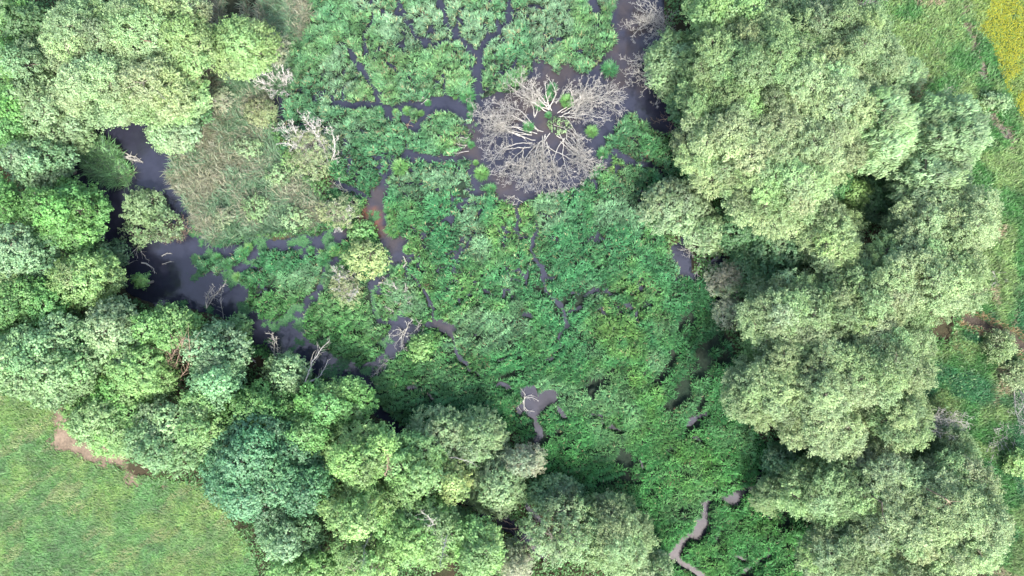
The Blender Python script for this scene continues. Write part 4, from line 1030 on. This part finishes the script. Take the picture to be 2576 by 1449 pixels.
dead_i = [0]
def dead(name, cat, label, sheet, base, tips, r=0.05, depth=3, kids=3, zt=0.8, mat=None, wig=0.18, twigname='twigs', group=None, rmin=0.0105, z0=0.05):
    """stems run from base to the listed tips (survey sheet coordinates)"""
    dead_i[0] += 1
    rng = np.random.default_rng(5000 + dead_i[0])
    b_u = T(*sheet, [base])[0]; b = M(b_u[0], b_u[1], z0)
    root = link(name, None, loc=(b[0], b[1], 0)); tag(root, label, cat, group)
    main = []; tw = []
    if z0 > 1.4:
        main += [(np.array([0.15, -0.1, -0.2]), np.array([0.05, 0.06, z0 * 0.5]), r * 1.7, r * 1.3), (np.array([0.05, 0.06, z0 * 0.5]), np.array([0, 0, z0]), r * 1.3, r)]
    for t in tips:
        zt_ = zt * rng.uniform(.5, 1.3)
        e2 = np.array(T(*sheet, [t])[0]); e = M(e2[0], e2[1], zt_) - b
        e3 = np.array([e[0], e[1], zt_]); s = np.array([rng.normal(0, (.55 if 'fan' in label else .14) if len(tips) > 4 else .03), rng.normal(0, (.42 if 'fan' in label else .14) if len(tips) > 4 else .04), z0])
        L = np.linalg.norm(e3 - s); n = max(4, int(L / 0.3)); p = s
        perp = np.array([-(e3 - s)[1], (e3 - s)[0], 0]) / max(L, .01)
        bow = rng.normal(0, 0.15) * L
        pts = [s + (e3 - s) * (i / n) + perp * bow * math.sin(math.pi * i / n) + rng.normal(0, 0.03, 3) * (0 < i < n) for i in range(n + 1)]
        for i in range(n):
            f = i / n
            main.append((pts[i], pts[i + 1], r * (1 - .72 * f), r * (1 - .72 * (f + 1 / n))))
        nk = max(4, int(L / 0.22))
        for k in range(nk):
            f = (0.34 if 'fan' in label else 0.16) + (0.65 if 'fan' in label else 0.83) * (k + rng.random()) / nk; j = min(int(f * n), n - 1)
            q = pts[j] + (pts[j + 1] - pts[j]) * (f * n - j)
            dd = (pts[j + 1] - pts[j]); dd = dd / np.linalg.norm(dd)
            a = (1 if k % 2 else -1) * rng.uniform(.25, .85)
            nd = np.array([dd[0] * math.cos(a) - dd[1] * math.sin(a), dd[0] * math.sin(a) + dd[1] * math.cos(a), dd[2] + abs(rng.normal(0, .2))])
            grow(rng, tw, q, norm(nd), L * rng.uniform(.13, .31) * (1.2 - .5 * f), max(r * .42 * (1.1 - .6 * f), rmin), depth - 2, rmin, wig, 0.03, 0.03, kids)
    link('stems', tubes('stems', main, mat or MAT_DEAD, 6), root)
    if tw: link(twigname, tubes(twigname, tw, mat or MAT_DEAD, 3), root)
    return root

S10, S00, S01, S11, S12, S20, S21, S22 = (1, 0), (0, 0), (0, 1), (1, 1), (1, 2), (2, 0), (2, 1), (2, 2)
dead('dead_willow', 'dead tree', 'bleached dead willow fanning left over the centre pond', S10, (1480, 1030), [(1010, 830), (1130, 770), (1220, 800), (1090, 880), (1050, 960), (1070, 1060), (1090, 1150), (1180, 930), (1070, 850)], r=.034, depth=4, zt=1.1)
dead('dead_willow', 'dead tree', 'bleached dead willow fanning down left from the pond middle', S10, (1450, 1120), [(1120, 1180), (1120, 1250), (1200, 1300), (1180, 1340), (1260, 1390), (1330, 1430), (1250, 1220), (1420, 1440), (1350, 1350)], r=.034, depth=4, zt=1.0)
dead('dead_willow', 'dead tree', 'bleached dead willow with one tall stem pointing straight down, centre pond', S10, (1535, 1020), [(1520, 1440), (1450, 1400), (1580, 1440), (1560, 1330), (1480, 1300)], r=.033, depth=4, zt=.9)
dead('dead_willow', 'dead tree', 'bleached dead willow fanning down right from the pond middle', S10, (1640, 1060), [(1640, 1440), (1700, 1420), (1770, 1400), (1850, 1350), (1930, 1290), (1960, 1230), (1870, 1200)], r=.034, depth=4, zt=1.0)
dead('dead_willow', 'dead tree', 'greyish dead willow with wiry twigs on the right side of the fan', S10, (1640, 960), [(1880, 1150), (1800, 1090), (1900, 1230), (1780, 1200), (1860, 1060)], r=.035, depth=4, zt=.8)
dead('dead_willow', 'dead tree', 'dead willow leaning right with a few grey leaves, upper right of centre pond', S10, (1650, 870), [(2120, 800), (2130, 730), (2080, 670), (2100, 870), (2010, 910), (1950, 930), (1900, 830)], r=.033, depth=4, zt=1.3)
dead('dead_willow', 'dead tree', 'upright dead willow crown above the leaning one, beside the tussock', S10, (1760, 860), [(1800, 600), (1870, 590), (1950, 600), (1980, 640), (1740, 640), (1700, 650), (1900, 700)], r=.033, depth=4, zt=1.3)
dead('dead_branch', 'dead branch', 'single arching white branch left of the round tussock in the centre pond', S10, (1615, 780), [(1700, 660), (1740, 610)], r=.03, depth=3, zt=.6)
dead('dead_willow', 'dead tree', 'dead willow leaning to the upper left with forked white limbs', S10, (1565, 830), [(1250, 640), (1300, 700), (1290, 590), (1360, 550), (1480, 560), (1420, 600), (1560, 590), (1540, 610)], r=.045, depth=4, zt=1.4)
dead('dead_branch', 'dead branch', 'crooked forked white branch lying in the open centre pond', S10, (1455, 885), [(1395, 735), (1450, 720)], r=.035, depth=2, zt=.3)
dead('brushwood', 'dead branch', 'tangle of bare limbs with a little foliage over the northern pond arm', S10, (2540, 270), [(2150, 200), (2200, 120), (2190, 280), (2290, 330), (2330, 240), (2230, 20), (2280, -20), (2400, 90), (2360, 350)], r=.033, depth=4, zt=1.6)
dead('brushwood', 'dead branch', 'purplish grey bare crown over the water below the northern tangle', S10, (2520, 570), [(2160, 470), (2150, 560), (2190, 620), (2250, 440), (2270, 700), (2330, 620), (2250, 560), (2420, 720), (2370, 790)], r=.045, depth=4, zt=1.4)
dead('brushwood', 'dead branch', 'brown roots and snapped branch in the corner of water beside the big willow', S10, (2570, 840), [(2360, 915), (2450, 850), (2480, 1030), (2560, 940)], r=.035, depth=3, zt=.6, mat=MAT_BROWNDEAD)
dead('dead_shrub', 'dead shrub', 'white dead shrub at the reed edge left of the northern sedge', S00, (2125, 660), [(1900, 590), (1920, 520), (2000, 490), (2060, 480), (2130, 490), (2180, 560), (1950, 660), (2060, 730), (2210, 600), (2170, 720), (1900, 540)], r=.033, depth=4, zt=2.2, kids=5, mat=MAT_WHITE)
dead('shrub_stems', 'dead shrub', 'white stems rising through the half bare pale shrub', S00, (2470, 1250), [(2120, 970), (2200, 920), (2300, 900), (2400, 900), (2500, 980), (2150, 1080), (2250, 1160)], r=.035, depth=4, zt=2.8, kids=4, mat=MAT_WHITE)
dead('shrub_stems', 'dead shrub', 'white stems curling below the half bare pale shrub', S00, (2450, 1290), [(2250, 1330), (2290, 1240), (2330, 1360)], r=.03, depth=3, zt=1.2)
dead('shrub_stems', 'dead shrub', 'grey twigs scattered in the sedge left of the river bend', S00, (2620, 1440), [(2430, 1400), (2480, 1360), (2560, 1340), (2420, 1449)], r=.025, depth=3, zt=.8)
dead('brushwood', 'dead branch', 'brown bare brushwood leaning into the head of the left pond', S00, (760, 800), [(600, 920), (640, 1010), (700, 1040), (790, 960), (540, 1010), (480, 1050), (560, 880), (500, 950)], r=.045, depth=4, zt=1.2, mat=MAT_BROWNDEAD)
dead('brushwood', 'dead branch', 'brown bare twigs spreading over the water right of the pond bushes', S01, (1180, 300), [(1450, 270), (1420, 240), (1400, 310), (1330, 340), (1380, 200), (1100, 380)], r=.03, depth=4, zt=1.2, mat=MAT_BROWNDEAD)
dead('fallen_reeds', 'reeds', 'pale wedge of flattened straw poking into the left pond', S00, (930, 1170), [(1080, 1230), (1070, 1215), (1050, 1200), (1030, 1185), (1000, 1240), (1060, 1225)], r=.05, depth=2, zt=.12, z0=.12)
dead('fallen_branch', 'dead branch', 'tan curved branch hanging over black water below the pond bush', S01, (1050, 400), [(1040, 500), (1130, 520), (960, 500)], r=.035, depth=2, zt=.5)
dead('fallen_branch', 'dead branch', 'straight tan stick lying on black water in the left pond', S01, (1070, 530), [(1168, 615)], r=.06, depth=2, zt=.06, kids=2)
dead('fallen_branch', 'dead branch', 'thin curved stick beside the straight one in the left pond', S01, (930, 560), [(1035, 515)], r=.03, depth=2, zt=.06, kids=2)
dead('floating_log', 'log', 'short floating log piece in the open left pond, upper of the small ones', S01, (1220, 480), [(1300, 468)], r=.045, depth=2, zt=.04, kids=2)
dead('fallen_branch', 'dead branch', 'row of little floating chips in the open left pond', S01, (1225, 538), [(1310, 528)], r=.03, depth=2, zt=.03, kids=2)
dead('dead_sapling', 'dead shrub', 'white dead sapling leaning up right from the lower bank', S01, (1555, 880), [(1700, 690), (1620, 710), (1660, 770)], r=.04, depth=3, zt=1.6)
dead('dead_pole', 'dead branch', 'slim upright dead stick on the lower bank right of the sapling', S01, (1680, 960), [(1670, 790)], r=.03, depth=2, zt=1.5, kids=2)
dead('leaning_stems', 'dead tree', 'bundle of long bare stems leaning through the lower left thicket', S01, (1190, 1400), [(1420, 1060), (1400, 1080), (1380, 1110), (1340, 1200), (1300, 1240)], r=.06, depth=2, zt=6.5, z0=3, kids=3, mat=MAT_BROWNDEAD)
dead('fallen_pole', 'dead branch', 'long pale pole with a side fork leaning over black water', S01, (2300, 1445), [(2490, 1120), (2475, 1265)], r=.06, depth=2, zt=3.2, z0=2.6, kids=3)
dead('fallen_branch', 'dead branch', 'pale stick crossing the black water left of the mint bush', S01, (2000, 1340), [(1770, 1210)], r=.05, depth=2, zt=1.2, kids=2)
dead('twig_spray', 'dead branch', 'thin leafy twig standing up above the mint bush', S01, (2040, 1300), [(2030, 1060), (2060, 1080)], r=.025, depth=3, zt=2.5, z0=1.0)
dead('fallen_log', 'log', 'straight pale log lying across the channel between the islands', S11, (285, 685), [(405, 600)], r=.075, depth=2, zt=.25, z0=.25, kids=2)
dead('fallen_log', 'log', 'short pale log at the right bank where the river ends', S11, (455, 570), [(470, 485)], r=.07, depth=2, zt=.3, kids=3, z0=.2)
dead('fallen_branch', 'dead branch', 'thin bent stick crossing behind the straight pale log', S11, (275, 620), [(380, 690)], r=.03, depth=2, zt=.3, kids=2)
dead('fallen_log', 'log', 'pale diagonal log pointing at the starry dead shrub', S11, (225, 955), [(330, 1035), (240, 1020)], r=.05, depth=2, zt=.3, z0=.2, kids=3)
dead('dead_shrub', 'dead shrub', 'starry grey dead shrub radiating over the southern channel', S11, (490, 1065), [(360, 1120), (350, 1080), (400, 1170), (450, 1200), (500, 1200), (560, 1150), (620, 1030), (600, 970), (540, 960), (480, 970), (430, 1020), (620, 1080)], r=.035, depth=4, zt=1.2)
dead('dead_shrub', 'dead shrub', 'pale dead shrub below the straight log, upper of the island trio', S11, (450, 785), [(320, 690), (340, 740), (420, 650), (480, 690), (330, 770), (380, 670), (500, 730)], r=.035, depth=4, zt=1.2)
dead('dead_shrub', 'dead shrub', 'pale radiating dead shrub in the middle of the island trio', S11, (455, 850), [(540, 850), (520, 790), (480, 920), (400, 830), (420, 910), (440, 770), (530, 900)], r=.03, depth=4, zt=1.0)
dead('dead_shrub', 'dead shrub', 'small pale dead shrub leaning left, lowest of the island trio', S11, (420, 880), [(320, 890), (330, 860), (340, 920), (370, 860)], r=.03, depth=4, zt=.8)
dead('dead_shrub', 'dead shrub', 'white stems spreading left through the straw coloured shrub', S11, (120, 680), [(-30, 590), (-50, 660), (-60, 740), (0, 800), (60, 830), (-70, 570), (90, 780)], r=.03, depth=4, zt=2.3, kids=4, mat=MAT_WHITE)
dead('dead_shrub', 'dead shrub', 'white twigs fanning down out of the pale yellow shrub', S11, (20, 200), [(-90, 90), (-60, 230), (0, 290), (60, 240), (-120, 160), (70, 120)], r=.03, depth=4, zt=2.4, kids=4, mat=MAT_WHITE)
dead('stick_pile', 'sticks', 'heap of white sticks at the foot of the dead fan', S11, (1290, 120), [(1190, 100), (1200, 60), (1250, 40), (1310, 60), (1330, 90), (1270, 70)], r=.03, depth=3, zt=.3)
dead('stick_pile', 'sticks', 'heap of straw stalks on the bank left of the dead fan', S10, (900, 1080), [(840, 1110), (850, 1050), (930, 1050), (870, 1030), (830, 1150), (950, 1090), (880, 1140)], r=.028, depth=2, zt=.3, z0=.3)
dead('stick_pile', 'sticks', 'pale flattened stalks at the upper bank of the east west channel', S10, (630, 730), [(560, 760), (570, 720), (660, 690), (600, 790), (680, 760)], r=.025, depth=2, zt=.3, z0=.3)
dead('stick_pile', 'sticks', 'loose stalks on the brown mud among three small tussocks', S10, (500, 930), [(470, 980), (440, 930), (520, 880), (540, 960), (390, 960)], r=.025, depth=2, zt=.2, mat=MAT_BROWNDEAD)
dead('reed_litter', 'reeds', 'long line of washed up pale reeds along the southern channel bank', S11, (400, 1260), [(230, 1440), (260, 1400), (300, 1370), (340, 1300), (550, 1230), (500, 1210), (450, 1240), (290, 1430), (560, 1250)], r=.035, depth=3, zt=.3)
dead('dead_reeds', 'reeds', 'spray of dead stalks over the small pool south of centre', S12, (1370, 120), [(1460, 210), (1400, 210), (1490, 130), (1340, 150), (1350, 30), (1300, 130), (1480, 110), (1360, 210)], r=.03, depth=2, zt=.6, z0=.4)
dead('bare_branch', 'dead branch', 'curved bare branch beside the small pool at the right marsh edge', S21, (215, 335), [(50, 500), (90, 640), (-20, 440)], r=.05, depth=3, zt=.9, kids=4)
dead('bare_twigs', 'dead branch', 'fan of thin bare twigs above the soft grey willow', S22, (1700, 262), [(2150, 290), (2120, 350), (2050, 400), (1960, 410), (1880, 380), (2000, 290)], r=.045, depth=4, zt=5.2, z0=4.2)
dead('dead_tree', 'dead tree', 'bare white tree along the right edge above the olive bush', S22, (2500, -40), [(2540, 300), (2570, 380), (2520, 240), (2560, 100)], r=.06, depth=3, zt=2)
dead('dead_tree', 'dead tree', 'pale bare limbs reaching left from the right edge', S22, (2576, 330), [(2310, 470), (2320, 610), (2350, 350), (2400, 420)], r=.05, depth=3, zt=1.2)
dead('dead_shrub', 'dead shrub', 'grey wiry dead shrub on the grassland at the end of the pale crown', S21, (2400, 640), [(2310, 650), (2340, 600), (2400, 560), (2440, 600), (2450, 680), (2330, 700), (2400, 720)], r=.03, depth=4, zt=1.0)
dead('fallen_branch', 'dead branch', 'bleached branch lying on the rough grass near the upper right', S20, (1880, 760), [(2110, 645), (2060, 640), (2040, 680)], r=.04, depth=2, zt=.5, z0=.4)
dead('bare_poles', 'dead branch', 'bare poles leaning beside the light green bush at the top', S20, (320, 240), [(440, 110), (410, 130), (380, 30), (560, 60)], r=.04, depth=2, zt=4.0, z0=1.5)
dead('bare_poles', 'dead branch', 'bare white branches at the top edge above the willow', S20, (1250, 60), [(1060, 20), (1080, 80), (1500, 10), (1420, 20), (1180, 90)], r=.045, depth=3, zt=3.0, z0=1.5)
for i, (sh, b0, b1, lb, zb_, zt_) in enumerate([
    (S00, (790, 525), (560, 450), 'long white stem across the pale olive willow', 6.5, 9.2), (S00, (850, 440), (700, 400), 'short white stem above the long one in the upper left willows', 6.5, 9.5),
    (S00, (1410, 630), (1170, 520), 'white stem over the yellow tree, upper left', 6, 8.8), (S00, (1370, 745), (1220, 735), 'level white stem at the foot of the yellow tree', 5.2, 6.5),
    (S00, (1310, 250), (1200, 80), 'pale curved stem on the olive crown at the top', 7, 8.8), (S00, (1130, 310), (960, 160), 'dark diagonal stem between the top willows', 8, 10),
    (S12, (245, 1110), (170, 1370), 'bare leaning trunk nearest the bottom left trees', 5, 8.5), (S12, (330, 700), (350, 520), 'brown bare limb between the two yellow green crowns', 7, 9), (S12, (580, 1080), (600, 960), 'upright pale limb in a hollow of the green crown', 6, 8.8),
    (S12, (800, 1120), (750, 1350), 'pale trunk line left of the lime column', 6, 8.5), (S12, (1000, 1110), (1005, 1440), 'pale trunk line under the lime column', 4.5, 6.5), (S12, (890, 870), (1030, 960), 'fallen brown limb over the dark brook', .8, .9),
    (S12, (1170, 980), (1290, 1060), 'second fallen brown limb further down the dark brook', .6, .8), (S12, (1200, 1085), (1420, 1070), 'level fallen limb crossing the dark brook', .5, .7), (S12, (1040, 330), (1050, 220), 'thin dead tip above the lower grey willow bushes', 4, 5),
    (S12, (740, 545), (1000, 600), 'thin bare limb arching between the lower grey willows', 4, 4.6), (S22, (1500, 890), (1540, 1060), 'dark twig line on a pale crown, lower right', 9.4, 9.4), (S22, (1980, 860), (2100, 950), 'dark twig on the crown nearest the lower right corner', 10.8, 10.9)]):
    dead('bare_tree' if zb_ > 1.4 else 'fallen_branch', 'dead tree' if zb_ > 1.4 else 'dead branch', lb, sh, b0, [b1], r=.05, depth=2, zt=zt_, z0=zb_, kids=3, mat=(MAT_BROWNDEAD if ('brown' in lb or 'dark' in lb) else MAT_DEAD))

# ------------------------------------------------------------------ lone tussocks standing in water
def tussock_mesh(seed, nb, col):
    rng = np.random.default_rng(seed)
    a = rng.uniform(0, 2 * math.pi, nb); r = np.sqrt(rng.random(nb)) * 0.5
    P = np.stack([np.cos(a) * r, np.sin(a) * r, 0.42 * (1 - (r / .75) ** 2) - 0.02], 1)
    d = norm(np.stack([np.cos(a), np.sin(a)], 1) * (0.3 + r[:, None]) + rng.normal(0, .3, (nb, 2)))
    c = jitter(np.tile(col, (nb, 1)), rng, .35)
    return blades('blades', P, d, rng.uniform(.30, .78, nb), rng.uniform(.035, .06, nb), rng.uniform(.45, .9, nb), rng.uniform(.5, .95, nb), c, rng=rng)
def clump_mesh(seed):
    import bmesh
    bm = bmesh.new(); bmesh.ops.create_icosphere(bm, subdivisions=3, radius=1.0)
    r = np.random.default_rng(seed)
    ph = r.random(3) * 6
    for v in bm.verts:
        k = 0.42 * (1 + .12 * math.sin(v.co.x * 5 + ph[0]) + .12 * math.sin(v.co.y * 6 + ph[1]))
        v.co.x *= k; v.co.y *= k; v.co.z = v.co.z * 0.40 if v.co.z > 0 else v.co.z * 0.3
    me = bpy.data.meshes.new('root_mound'); bm.to_mesh(me); bm.free()
    me.materials.append(MAT_MOUND)
    return me
MAT_MOUND = bark_mat('sedge_thatch', tuple(pal(70, 84, 50)), tuple(pal(96, 120, 70)), 6)
TM = [tussock_mesh(1, 300, pal(106, 178, 110)), tussock_mesh(2, 300, pal(132, 192, 108)), tussock_mesh(3, 300, pal(92, 164, 104))]
CM = [clump_mesh(k) for k in range(3)]
TUS = [
 (S10, 2020, 530, 68, 2, 'deep green tussock in the narrows below the northern pond arm'),
 (S10, 2005, 130, 38, 0, 'small tussock hugging the upper bank of the northern pond arm'),
 (S10, 2030, 50, 40, 0, 'topmost tussock at the mouth of the northern pond arm'),
 (S10, 955, 735, 66, 0, 'large tussock where the straight channel meets the east west one'),
 (S10, 985, 815, 38, 2, 'small tussock under the large one at the channel crossing'),
 (S10, 1490, 800, 36, 0, 'tussock beside the crooked white branch in the centre pond'),
 (S10, 1590, 670, 42, 2, 'tall dark tussock right of the forked white limbs'),
 (S10, 1570, 735, 40, 0, 'tussock just below the tall dark one'),
 (S10, 1562, 872, 28, 0, 'little tussock at the foot of the upper left dead willow'),
 (S10, 1700, 768, 54, 1, 'bright tussock encircled by the arching branch'),
 (S10, 1885, 1000, 50, 1, 'bright tussock right of the fan below the leaning dead willow'),
 (S10, 1412, 962, 44, 0, 'tussock at the inner end of the left fan'),
 (S10, 1970, 1160, 48, 0, 'tussock at the right tip of the dead fan'),
 (S10, 1015, 1230, 24, 1, 'tiny tussock alone in open water left of the fan'),
 (S10, 1060, 1315, 60, 1, 'yellowish tussock at the lower left of the fan'),
 (S10, 1130, 1425, 42, 0, 'tussock below the yellowish one by the lower left of the fan'),
 (S10, 980, 1095, 30, 0, 'small tussock next to the heap of straw stalks'),
 (S10, 972, 872, 26, 2, 'tiny tussock at the left end of the dead fan'),
 (S10, 655, 780, 28, 0, 'tiny tussock in the east west channel under the pale stalks'),
 (S10, 605, 858, 26, 1, 'right one of three small tussocks around the brown mud'),
 (S10, 415, 852, 30, 1, 'left one of the small tussocks around the brown mud'),
 (S10, 500, 842, 38, 1, 'topmost tussock of those around the brown mud'),
 (S10, 555, 856, 32, 1, 'middle tussock touching its right neighbour above the brown mud'),
 (S10, 290, 845, 38, 0, 'tussock at the left end of the east west channel'),
 (S10, 860, 738, 18, 1, 'tiniest tussock on the north bank of the wide channel'),
 (S11, 360, 138, 38, 0, 'star shaped tussock right of the rust coloured water'),
 (S11, 372, 205, 38, 0, 'star shaped tussock just below its twin near the rust coloured water'),
 (S11, 395, 290, 55, 1, 'pale tipped tussock standing in the river bend'),
 (S10, 450, 1270, 66, 1, 'yellow green tussock at the outer corner of the river bend'),
 (S11, 440, 590, 40, 0, 'tussock between the straight log and the short log'),
 (S01, 1645, 500, 44, 0, 'tussock on the thin island in the left pond, left end'),
 (S01, 1730, 545, 44, 0, 'tussock in the middle of the thin island, left pond'),
 (S01, 1840, 465, 52, 0, 'tussock near the upper end of the thin island'),
 (S01, 1890, 420, 36, 1, 'tussock on the very tip of the thin island'),
 (S01, 1550, 560, 34, 2, 'sparse tussock just left of the thin island'),
 (S01, 2350, 440, 34, 0, 'tussock in the shallow channel left of the green point'),
 (S01, 2450, 510, 54, 2, 'dark tussock in the shallows below the wide channel'),
 (S01, 2530, 430, 50, 2, 'dark tussock at the shallows nearest the green point'),
 (S01, 1800, 640, 38, 1, 'tussock at the left tip of the largest pond island'),
]
for i, (sh, px, py, rr, v, lb) in enumerate(TUS):
    p = G(T(*sh, [(px, py)]))[0]
    s = rr * SU / 3 / 0.80
    z0 = max(0.0, float(at(gz, p[:1], p[1:])[0]) * 0.5)
    o = link('sedge_tussock', None, loc=(p[0], p[1], z0)); tag(o, lb, 'tussock', 'single sedge tussocks in the water')
    o.scale = (s, s, min(s * 1.1, 1.0)); o.rotation_euler = (0, 0, i * 1.7)
    link('blades', TM[v], o); link('root_mound', CM[v], o)
